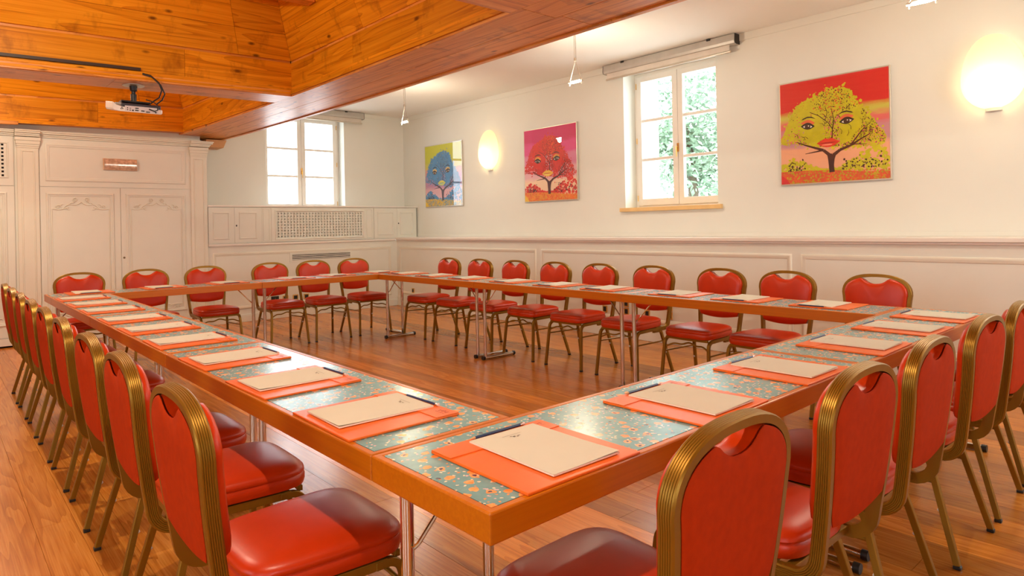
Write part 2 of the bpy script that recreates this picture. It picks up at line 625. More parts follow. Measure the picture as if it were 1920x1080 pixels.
# ------------------------------------------------------------------ windows
def window(name, P, a0, a1, z0, z1, label, mirror=False, bars=True):
    """casement with two sashes in an opening; P(a, z, h): h towards the room from the window plane"""
    root = struct(thing(name, label, 'window', P(a0, z0, 0)), label, 'window')
    og = root.location

    def bx(mb, x0, x1, b0, b1, h0, h1):
        q = [P(x0, b0, h0), P(x1, b1, h1)]
        mb.box(*[v for k in range(3) for v in sorted((q[0][k], q[1][k]))])
    fr = MB()
    for x0, x1 in ((a0, a0 + .045), (a1 - .045, a1)):
        bx(fr, x0, x1, z0, z1, -.06, .0)
    bx(fr, a0 + .045, a1 - .045, z1 - .045, z1, -.06, 0)
    bx(fr, a0 + .045, a1 - .045, z0, z0 + .035, -.06, 0)
    fr.build('frame', WFRAME, root, og, bevel=.004)
    mid = (a0 + a1) / 2
    for s0, s1 in ((a0 + .040, mid - .002), (mid + .002, a1 - .040)):
        sa = MB()
        zb, zt = z0 + .03, z1 - .04
        st = .065
        bx(sa, s0, s0 + st, zb, zt, -.045, .018)
        bx(sa, s1 - st, s1, zb, zt, -.045, .018)
        bx(sa, s0 + st, s1 - st, zb, zb + .08, -.045, .018)
        bx(sa, s0 + st, s1 - st, zt - .065, zt, -.045, .018)
        hh = (zt - .065 - zb - .08) / 3
        for k in (1, 2):
            zz = zb + .08 + hh * k
            bx(sa, s0 + st, s1 - st, zz - .017, zz + .017, -.035, .006)
        so = sa.build('sash', WFRAME, root, og, bevel=.004)
        gl = MB()
        bx(gl, s0 + st, s1 - st, zb + .08, zt - .065, -.018, -.014)
        gl.build('glass', GLASS, so, og)
    hd = MB()
    zc = (z0 + z1) / 2 - .13
    bx(hd, mid - .014, mid + .014, zc - .05, zc + .05, .018, .024)
    hd.tube([P(mid, zc, .024), P(mid, zc, .055)], .008)
    hd.tube([P(mid, zc + .01, .055), P(mid, zc - .11, .052)], [.009, .006])
    hd.build('handle', BRASS, root, og, smooth=40)
    hg = MB()
    for a in (a0 + .040, a1 - .040):
        for z in (z0 + .12, (z0 + z1) / 2, z1 - .15):
            hg.tube([P(a, z - .035, .022), P(a, z + .035, .022)], .006)
    hg.build('hinges', BRASS, root, og, smooth=40)
    return root


wr = window('window_1', lambda a, z, h: (5.75 - h, a, z), WIN_R[0], WIN_R[1], WIN_R[2], WIN_R[3], 'tall white casement window between the two right pictures')
mb = MB().box(XW - .045, XW + .23, WIN_R[0] - .055, WIN_R[1] + .06, WIN_R[2] - .042, WIN_R[2] + .004)
mb.build('sill', LEDW, wr, wr.location, bevel=.004)
wf = window('window_2', lambda a, z, h: (a, 9.19 - h, z), WIN_F[0], WIN_F[1], WIN_F[2], WIN_F[3], 'white casement window in the far wall above the radiator cover')
window('window_3', lambda a, z, h: (5.75 - h, a, z), WIN_R_ADDED[0], WIN_R_ADDED[1], WIN_R_ADDED[2], WIN_R_ADDED[3], 'white casement window added for daylight in the right wall, outside the frame')
for i, (a, b, c, d) in enumerate(WIN_L_ADDED):
    window('window_%d' % (4 + i), lambda q, z, h: (XL - .22 + h, q, z), a, b, c, d, 'white casement window added for daylight in the unseen left wall, %s from the camera' % ORD[i])
for i, (a, b, c, d) in enumerate(WIN_B_ADDED):
    window('window_%d' % (7 + i), lambda q, z, h: (q, YB - .22 + h, z), a, b, c, d, 'white casement window added for daylight behind the camera, %s from the left' % ORD[i])


# ------------------------------------------------------------------ wooden coffered ceiling
def wood_warp(x, y, z):
    dx = -.0072 * (y - 4) ** 2 if y > 4 else 0
    dz = -.02 * (1.92 - x) if x < 1.92 else 0
    return (x + dx, y, z + dz)


BX0, BX1 = 1.92, 2.545       # right main beam
LX0, LX1 = -2.40, -1.80      # left main beam
CY = [(5.27, 5.665), (1.65, 2.06), (-2.05, -1.65)]   # cross beams
ZB, ZG, ZT = 2.60, 2.935, 3.80
YF = 8.44


def boards_y(mb, x0, x1, y0, y1, z0, z1, cuts, mi=0):
    ys = [y0] + [c for c in cuts if y0 < c < y1] + [y1]
    for i in range(len(ys) - 1):
        mb.box(x0, x1, ys[i] + .003, ys[i + 1] - .003, z0, z1, mi, seg=6)


mb = MB()
xm = (BX0 + BX1) / 2 - .02
for x0, x1, cuts in ((BX0, xm - .003, (-.4, 1.95, 5.88)), (xm + .003, BX1 - .035, (-.4, 1.90, 5.88))):
    boards_y(mb, x0, x1, YB, YW - .13, ZB, ZB + .03, cuts)
boards_y(mb, BX1 - .032, BX1 + .008, YB, YW - .13, ZB - .012, ZB + .04, (1.75, 5.0))
boards_y(mb, BX1 + .002, BX1 + .014, YB, YW - .13, ZB + .012, ZB + .06, ())
mb.box(BX0 + .01, BX1 - .04, YB, YW, ZB + .034, ZT, 0, seg=14)
mb.box(BX0 + .02, BX1 - .06, YW - .13, YW, ZB + .001, ZB + .03, 0)
struct(mb.warp(wood_warp).build('ceiling_beam', BEAM_Y), 'long boarded pine beam between wooden coffers and white ceiling', 'beam')
mb = MB()
mb.box(LX0, LX1, YB, YW, ZB, ZT, 0, seg=14)
struct(mb.warp(wood_warp).build('ceiling_beam', BEAM_Y), 'long boarded pine beam at the left, outside the frame', 'beam')
names = ['boarded pine cross beam carrying the projector', 'boarded pine cross beam at the top edge of the picture', 'boarded pine cross beam behind the camera']
for (y0, y1), nm in zip(CY, names):
    mb = MB()
    mb.box(LX1, BX0, y0 + .02, y1 - .02, ZB + .032, ZT, 0, seg=6, axis=0)
    for x0, x1 in ((LX1, .42), (.423, BX0 - .002)):
        mb.box(x0, x1, y0, y1, ZB, ZB + .03, 0, seg=4, axis=0)
    mb.box(LX1, BX0 - .02, y0 - .014, y0 + .01, ZB + .005, ZB + .05, 0, seg=6, axis=0)
    mb.box(LX1, BX0 - .02, y1 - .01, y1 + .014, ZB + .005, ZB + .05, 0, seg=6, axis=0)
    struct(mb.warp(wood_warp).build('ceiling_beam', BEAM_X), nm, 'beam')


def coffer(y0, y1, label, seed):
    """lower upright boards, a dark joint, then inclined boards that close in on the top"""
    random.seed(seed)
    mx, my = MB(), MB()          # boards along X / along Y
    hs, sl = ZT - ZG, .42

    def slope_board(mb, side, t0, t1, c0, c1):
        pts = []
        z0, z1 = ZG + .010 + hs * t0, ZG + .010 + hs * t1
        i0, i1 = sl * hs * t0, sl * hs * t1
        g = .0015
        for (ins, z) in ((i0, z0 + g), (i1, z1 - g)):
            for c in (c0, c1):
                if side in ('far', 'near'):
                    lo, hi = LX1 + ins, BX0 - ins
                    xx = lo + (hi - lo) * c + (g if c == c0 else -g)
                    yy = y1 - ins if side == 'far' else y0 + ins
                    pts.append((xx, yy, z))
                else:
                    lo, hi = y0 + ins, y1 - ins
                    yy = lo + (hi - lo) * c + (g if c == c0 else -g)
                    xx = BX0 - ins if side == 'right' else LX1 + ins
                    pts.append((xx, yy, z))
        dv = {'far': (0, .02, 0), 'near': (0, -.02, 0), 'right': (.02, 0, 0), 'left': (-.02, 0, 0)}[side]
        b = [tuple(p[k] + dv[k] for k in range(3)) for p in pts]
        mb.add(pts + b, [(0, 1, 3, 2), (4, 6, 7, 5), (0, 4, 5, 1), (2, 3, 7, 6), (0, 2, 6, 4), (1, 5, 7, 3)])
    for side, mb in (('far', mx), ('near', mx), ('right', my), ('left', my)):
        t = 0
        rows = (0, .26, .52, .78, 1)
        for k in range(4):
            cs = [0, random.uniform(.2, .8), 1]
            if side == 'far':
                cs = [0, .50, .865, 1] if k < 3 else [0, 1]
                cs = [0, .865, 1] if k == 0 else cs
            for a, b in zip(cs[:-1], cs[1:]):
                slope_board(mb, side, rows[k], rows[k + 1], a, b)
    # upright boards with a stepped lip at the foot
    for yy, s in ((y1, 1), (y0, -1)):
        for x0, x1 in ((LX1, .95), (.953, BX0)):
            a, b = sorted((yy, yy + s * .02))
            mx.box(x0, x1, a, b, ZB + .03, ZG - .012, 0, seg=3, axis=0)
        for k in range(3):
            a, b = sorted((yy - s * (.006 + .006 * k), yy))
            mx.box(LX1 + .01, BX0 - .006 - .006 * k, a, b, ZB + .062 - .022 * k, ZB + .082 - .022 * k, 0, seg=3, axis=0)
    for xx, s in ((BX0, 1), (LX1, -1)):
        a, b = sorted((xx, xx + s * .02))
        mid = y0 + (y1 - y0) * .62
        for p, q in ((y0, mid - .001), (mid + .001, y1)):
            my.box(a, b, p, q, ZB + .03, ZG - .012, 0, seg=4)
        for k in range(3):
            a, b = sorted((xx - s * (.006 + .006 * k), xx))
            my.box(a, b, y0 + .02, y1 - .02, ZB + .062 - .022 * k, ZB + .082 - .022 * k, 0, seg=4)
    i1 = sl * hs
    for k in range(10):
        ya = y0 + i1 + (y1 - y0 - 2 * i1) * k / 10
        mx.box(LX1 + i1, BX0 - i1, ya + .001, ya + (y1 - y0 - 2 * i1) / 10 - .001, ZT - .01, ZT + .01)
    root = struct(thing('ceiling_coffer', label, 'ceiling coffer', (0, y0, ZB)), label, 'ceiling coffer')
    mx.warp(wood_warp).build('boards_across', PINE_X, root, root.location)
    my.warp(wood_warp).build('boards_along', PINE_Y, root, root.location)
    dk = MB()
    dk.box(LX1 - .01, BX0 + .01, y1 + .022, y1 + .03, ZG - .02, ZG + .03)
    dk.box(LX1 - .01, BX0 + .01, y0 - .03, y0 - .022, ZG - .02, ZG + .03)
    dk.box(BX0 + .022, BX0 + .03, y0, y1, ZG - .02, ZG + .03)
    dk.warp(wood_warp).build('joint', DARKH, root, root.location)
    tb = MB()
    if y1 - y0 > 3:
        tb.box(LX1 + .1, BX0 - .155, y0 + 2.36, y0 + 2.48, 3.27, 3.39, 0)
        tb.warp(wood_warp).build('tie_beam', BEAM_X, root, root.location)


coffer(CY[0][1], YF, 'boarded pine coffer beyond the projector beam', 1)
coffer(CY[1][1], CY[0][0], 'large boarded pine coffer at the top left', 2)
coffer(CY[2][1], CY[1][0], 'boarded pine coffer above the camera', 3)
coffer(YB, CY[2][0], 'boarded pine coffer at the wall behind the camera', 5)
mb = MB().box(LX1, BX1 - .05, YF + .02, YW, ZB + .03, ZT)
struct(mb.warp(wood_warp).build('ceiling_panel', BEAM_X), 'pine boards closing the ceiling above the tall cabinet', 'ceiling panel')
mb = MB().box(LX1, .16, YF - .03, YF + .015, ZB - .002, ZB + .040)
struct(mb.warp(wood_warp).build('trim_6', BEAM_X, bevel=.003), 'short reddish wood batten under the far coffer', 'batten')
mb = MB()
prof = [(2.14, 2.585), (2.42, 2.585), (2.375, 2.475), (2.14, 2.475)]
mb.loft([[(a, YW - .28, z) for a, z in prof], [(a, YW, z) for a, z in prof]])
struct(mb.build('trim_7', plain('pale_corbel_wood', srgb(206, 150, 92), .5), bevel=.003), 'pale wood corbel block under the far end of the long beam', 'corbel')
mb = MB().box(-4.2, 2.03, YP + .02, YW, 2.49, 2.63)
struct(mb.build('trim_8', CREAM2), 'cream filler board between tall cabinet crown and wooden ceiling', 'filler')

# ------------------------------------------------------------------ tall cabinet
def scroll(cx, z0, half, h, P):
    """carved line: a flat rail that breaks into leaf scrolls rising to a centre pair of volutes"""
    mb = MB()
    for s in (-1, 1):
        Q = lambda a, z: P(cx + s * a, z, .004)
        mb.tube([Q(half, z0 - .9), Q(half, z0), Q(half * .93, z0)], .0045, 5)
        mb.tube([Q(half * (.93 - .5 * t), z0 + h * (-.10 * math.sin(PI * t) + .15 * t)) for t in [k / 8 for k in range(9)]], .0055, 5)
        mb.tube([Q(half * (.62 - .62 * t), z0 + h * (.05 + .55 * t ** .8 + .12 * math.sin(2 * PI * t))) for t in [k / 10 for k in range(11)]], .0055, 5)
        pts = []
        for k in range(17):
            t = k / 16
            r = h * .20 * (1 - .75 * t)
            an = -PI / 2 + t * 2.9 * PI
            pts.append(Q(half * .20 + r * math.cos(an) * .9, z0 + h * .80 + r * math.sin(an)))
        mb.tube(pts, .0065, 5)
        pts = []
        for k in range(13):
            t = k / 12
            r = h * .15 * (1 - .7 * t)
            an = PI * 1.2 - t * 2.4 * PI
            pts.append(Q(half * .80 + r * math.cos(an) * 1.5, z0 + h * .20 + r * math.sin(an)))
        mb.tube(pts, .006, 5)
        for a, z, l in ((.72, .28, .10), (.88, .16, .10), (.55, .22, .08), (.42, .42, .08), (.3, .5, .07), (.5, .05, -.08)):
            mb.tube([Q(half * a, z0 + h * z), Q(half * (a - .05), z0 + h * (z + l * 1.2)), Q(half * (a - .12), z0 + h * (z + l * 1.3))], [.007, .006, .002], 5)
    return mb


DM = [(0, 0), (.003, .006), (.012, .013), (.022, .013), (.026, .007), (.040, .005), (.046, 0)]


def pilaster(root, x0, x1, og):
    mb = MB().box(x0, x1, YP - .03, YP + .02, .13, 2.44)
    mb.box(x0 - .01, x1 + .01, YP - .04, YP + .02, .0, .13)
    mb.frame(P_far_off(.03), x0 + .035, x1 - .035, .20, 2.29, [(0, 0), (.004, .006), (.014, .008), (.02, 0)])
    for k, (e, z0, z1) in enumerate(((.008, 2.315, 2.335), (.014, 2.335, 2.36), (.024, 2.36, 2.40), (.034, 2.40, 2.44))):
        mb.box(x0 - e * .6 + .0, x1 + e * .6, YP - .03 - e, YP + .02, z0, z1)
    return mb.build('pilaster', CREAM2, root, og, bevel=.003)


def P_far_off(o):
    return lambda a, b, h: (a, YP - o - h, b)


def tall_cabinet(x0, x1, label, lattice=False, endright=False):
    """crown, upper panel, two doors with carved frames, plinth; x0..x1 is the span between pilaster centres"""
    root = thing('tall_cabinet', label, 'cabinet', (x0, YP, 0))
    og = root.location
    mb = MB().box(x0, x1, YP, YW - .04, .10, 2.45)
    mb.box(x0, x1, YP + .03, YW - .04, 0.0, .10, 1 if lattice else 0)  # pierced cabinet: base coloured near-black as the shadow gap under the plinth
    mb.build('carcass', [CREAM, DARKH], root, og)
    mb = MB()
    for k, (e, z0, z1) in enumerate(((.022, 2.448, 2.466), (.034, 2.466, 2.486), (.055, 2.486, 2.505), (.064, 2.505, 2.522))):
        mb.box(x0, x1, YP - e, YP + .06, z0, z1)
        if not lattice:
            mb.box(x1 - .215, x1 + (.01 + e if endright else -.001), YP - e - .05, YP + .06, z0, z1)
        mb.box(x0 + .001, x0 + .24, YP - e - .05, YP + .06, z0, z1)
    mb.build('crown', CREAM2, root, og, bevel=.003)
    mb = MB().box(x0, x1, YP - .016, YP + .03, .022 if lattice else .0, .105)
    mb.build('plinth', CREAM, root, og, bevel=.003)
    L, R = x0 + .236, x1 - (.006 if lattice else .207)
    if not lattice:
        mb = MB().box(L, R, YP - .012, YP, 1.872, 2.443)
        mb.frame(P_far_off(.012), L + .055, R - .06, 1.935, 2.385, MOULD)
        mb.build('upper_panel', CREAM, root, og, smooth=30)
    mid = (L + R) / 2
    for i, (a, b) in enumerate(((L, mid - .0025), (mid + .0025, R))):
        mb = MB().box(a, b, YP - .012, YP, .115, 1.866)
        mb.frame(P_far_off(.012), a + .055, b - .066, .245, 1.797, DM)
        d = mb.build('door', CREAM, root, og, smooth=30)
        cx, half = (a + b) / 2 - .005, (b - a) / 2 - .118
        sc = scroll(cx, 1.60, half, .145, P_far_off(.012))
        sc.build('carved_scroll', CREAM2, d, og, smooth=50)
        sc2 = scroll(cx, -.34, half, .12, lambda q, z, h: (q, YP - .012 - h, -z if z > -.9 else .75))
        sc2.build('carved_scroll', CREAM2, d, og, smooth=50)
        if i == 1:
            kh = MB().lathe([(.013, 0), (.013, .004), (.004, .006)], n=16)
            kh.v = [(a + .028 + q[0], YP - .012 - q[2], .984 + q[1]) for q in kh.v]
            kh.build('keyhole', plain('dull_brass', (.2, .14, .08, 1), .4, .8), d, og)
    if not lattice:
        pilaster(root, x1 - .207, x1, og)
    return root


tc = tall_cabinet(-.01, 2.096, 'tall cream built-in cabinet with carved double doors behind the far chairs', endright=True)
pilaster(tc, .012, .218, tc.location)
t2 = tall_cabinet(-2.10, -.012, 'tall cream built-in cabinet cut by the left picture edge, pierced upper panel', lattice=True)
# its pierced upper panel
mb = MB()
L, R = -2.10 + .236, -.02
mb.box(L, R, YP - .014, YP - .002, 1.872, 1.975)
mb.box(L, R, YP - .014, YP - .002, 2.35, 2.443)
nx = int((R - .09 - L - .06) / .0525)
hx0, hx1, hz0, hz1 = R - .10 - (nx - 1) * .0525, R - .10, 1.988, 2.341
mb.box(L, hx0 - .0115, YP - .014, YP - .002, 1.975, 2.35)
mb.box(hx1 + .0115, R, YP - .014, YP - .002, 1.975, 2.35)
pz = (hz1 - hz0) / 8
for j in range(10):
    z0 = 1.975 if j == 0 else hz0 + (j - 1) * pz + .0115
    z1 = 2.35 if j == 9 else hz0 + j * pz - .0115
    mb.box(hx0 - .0115, hx1 + .0115, YP - .014, YP - .002, z0, z1)
for i in range(nx - 1):
    for j in range(9):
        xx, zz = hx0 + i * .0525, hz0 + j * pz
        mb.box(xx + .0115, xx + .041, YP - .014, YP - .002, zz - .0115, zz + .0115)
mb.frame(P_far_off(.014), L + .05, R - .045, 1.955, 2.375, [(0, 0), (.004, .008), (.014, .010), (.02, 0)])
pp = mb.build('pierced_panel', CREAM, t2, t2.location)
MB().box(hx0 - .03, hx1 + .03, YP - .0015, YP - .0005, 1.97, 2.36).build('dark_backing', DARKH, pp, t2.location)

# emergency light on the upper panel
root = thing('emergency_light', 'small silvery emergency light box on the tall cabinet upper panel', 'light fitting', (1.06, YP - .012, 2.09))
og = root.location
mb = MB().box(.873, 1.25, YP - .034, YP - .012, 2.092, 2.236)
mb.build('housing', plain('emergency_frame', srgb(206, 172, 140), .4, .1), root, og, bevel=.004)
mb = MB()
pr = [(-.066, .0), (-.05, .012), (-.02, .020), (.02, .020), (.05, .012), (.066, .0)]
mb.loft([[(xx, YP - .034 - h, 2.164 + z) for z, h in pr] for xx in (.885, 1.24)])
mb.build('diffuser', plain('ribbed_reflector', (.74, .60, .48, 1), .16, .45, var=.35, vscale=30), root, og, smooth=60)

# ------------------------------------------------------------------ low wall cabinets and radiator cover
def low_cabinet(x0, xm_, x1, label, key):
    root = thing('wall_cabinet', label, 'cabinet', (x0, YP, 1.116), group='low wall cabinets')
    og = root.location
    MB().box(x0, x1, YP, YW, 1.116, 1.632).build('carcass', CREAM, root, og)
    for i, (a, b) in enumerate(((x0 + .003, xm_ - .0015), (xm_ + .0015, x1 - .003))):
        mb = MB().box(a, b, YP - .014, YP, 1.128, 1.624)
        mb.frame(P_far_off(.014), a + .06, b - .065, 1.178, 1.562, [(0, 0), (.003, .006), (.010, .009), (.018, .006), (.022, 0)])
        d = mb.build('door', CREAM, root, og, smooth=30)
        if i == key:
            k = MB().lathe([(.009, 0), (.009, .003), (.003, .004)], n=12)
            k.v = [(a + .025 + q[0], YP - .014 - q[2], 1.37 + q[1] * 1.6) for q in k.v]
            k.build('keyhole', BLACKP, d, og)
    return root


low_cabinet(2.105, 2.459, 2.843, 'low cream two-door wall cabinet left of the far window', 1)
low_cabinet(4.676, 5.115, 5.50, 'low cream two-door wall cabinet in the room corner', 1)
root = thing('radiator_cover', 'cream radiator cover with pierced lattice grille below the far window', 'radiator cover', (2.845, YP, 1.116))
og = root.location
MB().box(2.845, 4.674, YP + .03, YW, 1.116, 1.632).build('carcass', CREAM, root, og)
for a, b in ((2.845, 2.985), (4.525, 4.674)):
    mb = MB().box(a, b, YP - .004, YP + .03, 1.122, 1.630)
    mb.frame(P_far_off(.004), a + .02, b - .02, 1.145, 1.61, [(0, 0), (.003, .005), (.010, .005), (.014, 0)])
    mb.build('side_stile', CREAM, root, og)
gx0, gx1, gz0, gz1, nxh, nzh = 3.09, 4.445, 1.200, 1.540, 29, 9
mb = MB()
mb.box(2.985, gx0 - .03, YP - .012, YP + .03, 1.125, 1.628).box(gx1 + .03, 4.525, YP - .012, YP + .03, 1.125, 1.628)
mb.box(gx0 - .03, gx1 + .03, YP - .012, YP + .03, 1.125, gz0 - .03).box(gx0 - .03, gx1 + .03, YP - .012, YP + .03, gz1 + .03, 1.628)
mb.frame(P_far_off(.012), 3.035, 4.50, 1.148, 1.592, [(0, 0), (.003, .006), (.010, .009), (.018, .006), (.022, 0)])
mb.build('frame', CREAM, root, og)
mb = MB()
px, pz, hw = (gx1 - gx0) / (nxh - 1), (gz1 - gz0) / (nzh - 1), .0125
Y0, Y1 = YP - .002, YP + .008
for j in range(nzh + 1):
    z0 = gz0 - .03 if j == 0 else gz0 + (j - 1) * pz + hw
    z1 = gz1 + .03 if j == nzh else gz0 + j * pz - hw
    mb.box(gx0 - .03, gx1 + .03, Y0, Y1, z0, z1)
for i in range(nxh + 1):
    a = gx0 - .03 if i == 0 else gx0 + (i - 1) * px + hw
    b = gx1 + .03 if i == nxh else gx0 + i * px - hw
    for j in range(nzh):
        mb.box(a, b, Y0, Y1, gz0 + j * pz - hw, gz0 + j * pz + hw)
mb.build('grille', CREAM, root, og)
mb = MB().box(2.10, XW, YP - .022, YW + .21, 1.634, 1.658)
struct(mb.build('trim_9', LEDGEM, bevel=.004), 'cream shelf along the top of the low wall cabinets', 'shelf')

# ventilation slots
root = thing('air_vent', 'long slotted air vent in the far wainscot panel', 'vent', (3.76, YP, .81))
og = root.location
mb = MB().box(3.255, 4.265, YP - .006, YP, .815, .842).box(3.255, 4.265, YP - .006, YP, .932, .957)
mb.box(3.255, 3.29, YP - .006, YP, .842, .932).box(4.245, 4.265, YP - .006, YP, .842, .932)
for k in range(4):
    mb.box(3.29, 4.245, YP - .008, YP - .002, .848 + k * .0235, .860 + k * .0235)
mb.build('louvre', CREAM, root, og)
MB().box(3.29, 4.245, YP - .0018, YP - .0004, .842, .932).build('dark_slot', DARKH, root, og)


# ------------------------------------------------------------------ power sockets
def socket(P, a, z, label, gold=True, w=.072):
    root = thing('wall_socket', label, 'socket', P(a, z, 0), group='wall sockets')
    og = root.location

    def bx(mb, x0, x1, b0, b1, h0, h1):
        q = [P(x0, b0, h0), P(x1, b1, h1)]
        return mb.box(*[v for k in range(3) for v in sorted((q[0][k], q[1][k]))])
    bx(MB(), a - w / 2, a + w / 2, z - .041, z + .041, 0, .009).build('plate', BRASS if gold else BLACKP, root, og, bevel=.004)
    bx(MB(), a - w / 2 + .016, a + w / 2 - .016, z - .026, z + .026, .009, .012).build('insert', BLACKP, root, og, bevel=.001)
    mb = MB()
    for dz in (-.014, 0, .014):
        mb.tube([P(a, z + dz, .0118), P(a, z + dz, .0126)], .003, 8)
    mb.build('pin_holes', GREYM if not gold else DARKH, root, og)


for i, (xx, g, w) in enumerate(((3.02, False, .115), (3.178, True, .085), (3.33, True, .085), (3.50, True, .085))):
    socket(P_far, xx, .285, ('black socket plate' if not g else 'brass framed socket') + ' low on the far wainscot, %s from the left' % ORD[i], g, w)
for i, (yy, zz) in enumerate(((8.103, .268), (4.053, .303), (3.74, .300), (3.74, .389), (3.453, .300), (3.16, .303), (3.16, .389))):
    socket(P_right, yy, zz, 'brass framed socket on the right wainscot, ' + ('alone near the room corner', 'leftmost of the row under the window', 'second in the row, lower one', 'second in the row, upper one',
                                                                              'third in the row', 'fourth in the row, lower one', 'fourth in the row, upper one')[i])

# ------------------------------------------------------------------ roller screens above the windows
def roller(P, a0, a1, label, z1=3.222):
    root = thing('roller_screen', label, 'roller screen', P((a0 + a1) / 2, z1 - .2, 0))
    og = root.location
    pr = [(.004, z1), (.098, z1), (.105, z1 - .07), (.098, z1 - .098), (.06, z1 - .103), (.004, z1 - .103)]
    mb = MB().loft([[P(a, z, h) for h, z in pr] for a in (a0, a1)])
    mb.build('cassette', GREYM, root, og, bevel=.003)
    for a in (a0 - .006, a1 + .001):
        mb = MB().loft([[P(q, z, h) for h, z in pr] for q in (a, a + .005)])
        mb.build('end_cap', BLACKP, root, og)
    mb = MB().loft([[P(a, z, h) for h, z in ((.078, z1 - .10), (.080, z1 - .10), (.080, z1 - .165), (.078, z1 - .165))] for a in (a0 + .07, a1 - .04)])
    mb.build('fabric', plain('screen_fabric', (.66, .62, .56, 1), .8), root, og)
    mb = MB().tube([P(a0 + .055, z1 - .172, .079), P(a1 - .03, z1 - .172, .079)], .012, 10)
    mb.build('bottom_bar', ALU, root, og, smooth=40)
    mb = MB()
    for t in (.17, .83):
        aa = a0 + (a1 - a0) * t
        mb.loft([[P(q, z, h) for h, z in ((.09, z1 + .004), (.112, z1 + .004), (.112, z1 - .016), (.09, z1 - .016))] for q in (aa - .02, aa + .02)])
    mb.build('bracket', BLACKP, root, og)


roller(lambda a, z, h: (XW - h, a, z), 2.535, 4.285, 'grey roller screen cassette above the right wall window')
roller(lambda a, z, h: (a, YW - h, z), 2.80, 4.71, 'grey roller screen cassette above the far window')

# ------------------------------------------------------------------ egg sconces
def sconce(y, label):
    root = thing('egg_wall_lamp', label, 'wall lamp', (XW, y, 2.42), group='egg wall lamps')
    og = root.location
    zb, zt, R = 2.145, 2.727, .213
    n, rings = 18, []
    for k in range(n + 1):
        t = k / n
        an = -.42 * PI + (.5 * PI + .42 * PI) * t
        zz = math.sin(an)
        rr = math.cos(an)
        if zz > 0:
            z = 2.365 + zz * (zt - 2.365)
            rr = rr ** .93
        else:
            z = 2.365 + zz * (2.365 - zb) / math.sin(.42 * PI)
        rings.append((z, max(R * rr, .002)))
    mb = MB()
    m = 20
    loops = []
    for z, r in rings:
        loops.append([(XW - .022 - .62 * r * math.sin(PI * j / m), y + r * math.cos(PI * j / m), z) for j in range(m + 1)])
    mb.loft(loops, caps=False, closed=False)
    mb.build('glass_shade', OPAL, root, og, smooth=60)
    r0 = rings[0][1]
    pts = [(XW - .002 - .66 * r0 * math.sin(PI * j / 16), y + (r0 + .003) * math.cos(PI * j / 16)) for j in range(17)]
    mb = MB().loft([[(a, b, 2.122) for a, b in pts], [(a, b, 2.147) for a, b in pts]])
    mb.build('base_cup', WHITEP, root, og, bevel=.002)
    ld = bpy.data.lights.new('sconce_bulb', 'POINT')
    ld.energy, ld.color, ld.shadow_soft_size = SCONCE_W, (1, .72, .34), .035
    lo = bpy.data.objects.new('sconce_bulb', ld)
    lo.location = (XW - .065, y, 2.33)
    COL.objects.link(lo)


sconce(.38, 'glowing egg-shaped wall lamp at the right picture edge')
sconce(6.58, 'glowing egg-shaped wall lamp between blue and red tree pictures')

# ------------------------------------------------------------------ pendant lamps
def pendant(x, y, zb, ztop, label, watts, group, spot=0):
    root = thing('pendant_lamp', label, 'pendant lamp', (x, y, zb), group=group)
    og = root.location
    zf = zb + .215
    mb = MB().tube([(x - .011, y, ztop), (x - .011, y, zf)], .0035, 6).tube([(x + .011, y, ztop), (x + .011, y, zf)], .0035, 6)
    mb.tube([(x, y, zf + .02), (x, y, zf - .012)], .015, 8)
    mb.tube([(x, y, ztop - .03), (x, y, ztop)], .03, 12)
    mb.build('double_rod', ALU, root, og, smooth=40)
    for s in (-1, 1):
        MB().tube([(x, y, zf), (x, y + s * .072, zb + .02)], .004, 6).build('arm', ALU, root, og, smooth=40)
        mb = MB().tube([(x, y + s * .090, zb), (x, y + s * .062, zb)], [.014, .011], 8)
        mb.tube([(x, y + s * .078, zb + .028), (x, y + s * .078, zb - .028)], .005, 6)
        mb.build('bulb_clip', ALU, root, og, smooth=40)
    mb = MB().tube([(x, y - .062, zb), (x, y - .05, zb), (x, y + .05, zb), (x, y + .062, zb)], [.006, .012, .012, .006], 12)
    mb.build('bulb', BULB, root, og, smooth=60)
    ld = bpy.data.lights.new('pendant_light', 'POINT')
    ld.energy, ld.color, ld.shadow_soft_size = watts, WARM, .03
    lo = bpy.data.objects.new('pendant_light', ld)
    lo.location = (x, y, zb - .035)
    COL.objects.link(lo)
    if spot:
        sd = bpy.data.lights.new('pendant_downlight', 'SPOT')
        sd.energy, sd.color, sd.shadow_soft_size = spot, WARM, .02
        sd.spot_size, sd.spot_blend = math.radians(125), .6
        so = bpy.data.objects.new('pendant_downlight', sd)
        so.location = (x, y, zb - .03)
        COL.objects.link(so)


pendant(4.02, .43, 2.68, ZC, 'small halogen pendant cut by the top right picture edge', PENDANT_W, 'halogen pendants along the picture wall')
pendant(4.02, 3.45, 2.70, ZC, 'small halogen pendant hanging left of the right wall window', PENDANT_W, 'halogen pendants along the picture wall')
pendant(4.02, 6.55, 2.71, ZC, 'small halogen pendant hanging near the room corner', PENDANT_W, 'halogen pendants along the picture wall')
for y in (-2.3,):  # extra unseen lamp, put in to light the near end
    pendant(4.02, y, 2.70, ZC, 'small halogen pendant added for light on the right, unseen behind the camera', PENDANT_W, 'halogen pendants along the picture wall')
for i, y in enumerate((.2, 3.66, 7.0)):
    pendant(-.5, y, 3.05, ZT - .04, 'small halogen pendant inside a wooden coffer, %s from the camera, out of view' % ORD[i], COFFER_W, 'halogen pendants in the coffers', DOWN_W)

# ------------------------------------------------------------------ projector
def zt(x):
    return ZB - .02 * (1.92 - x)


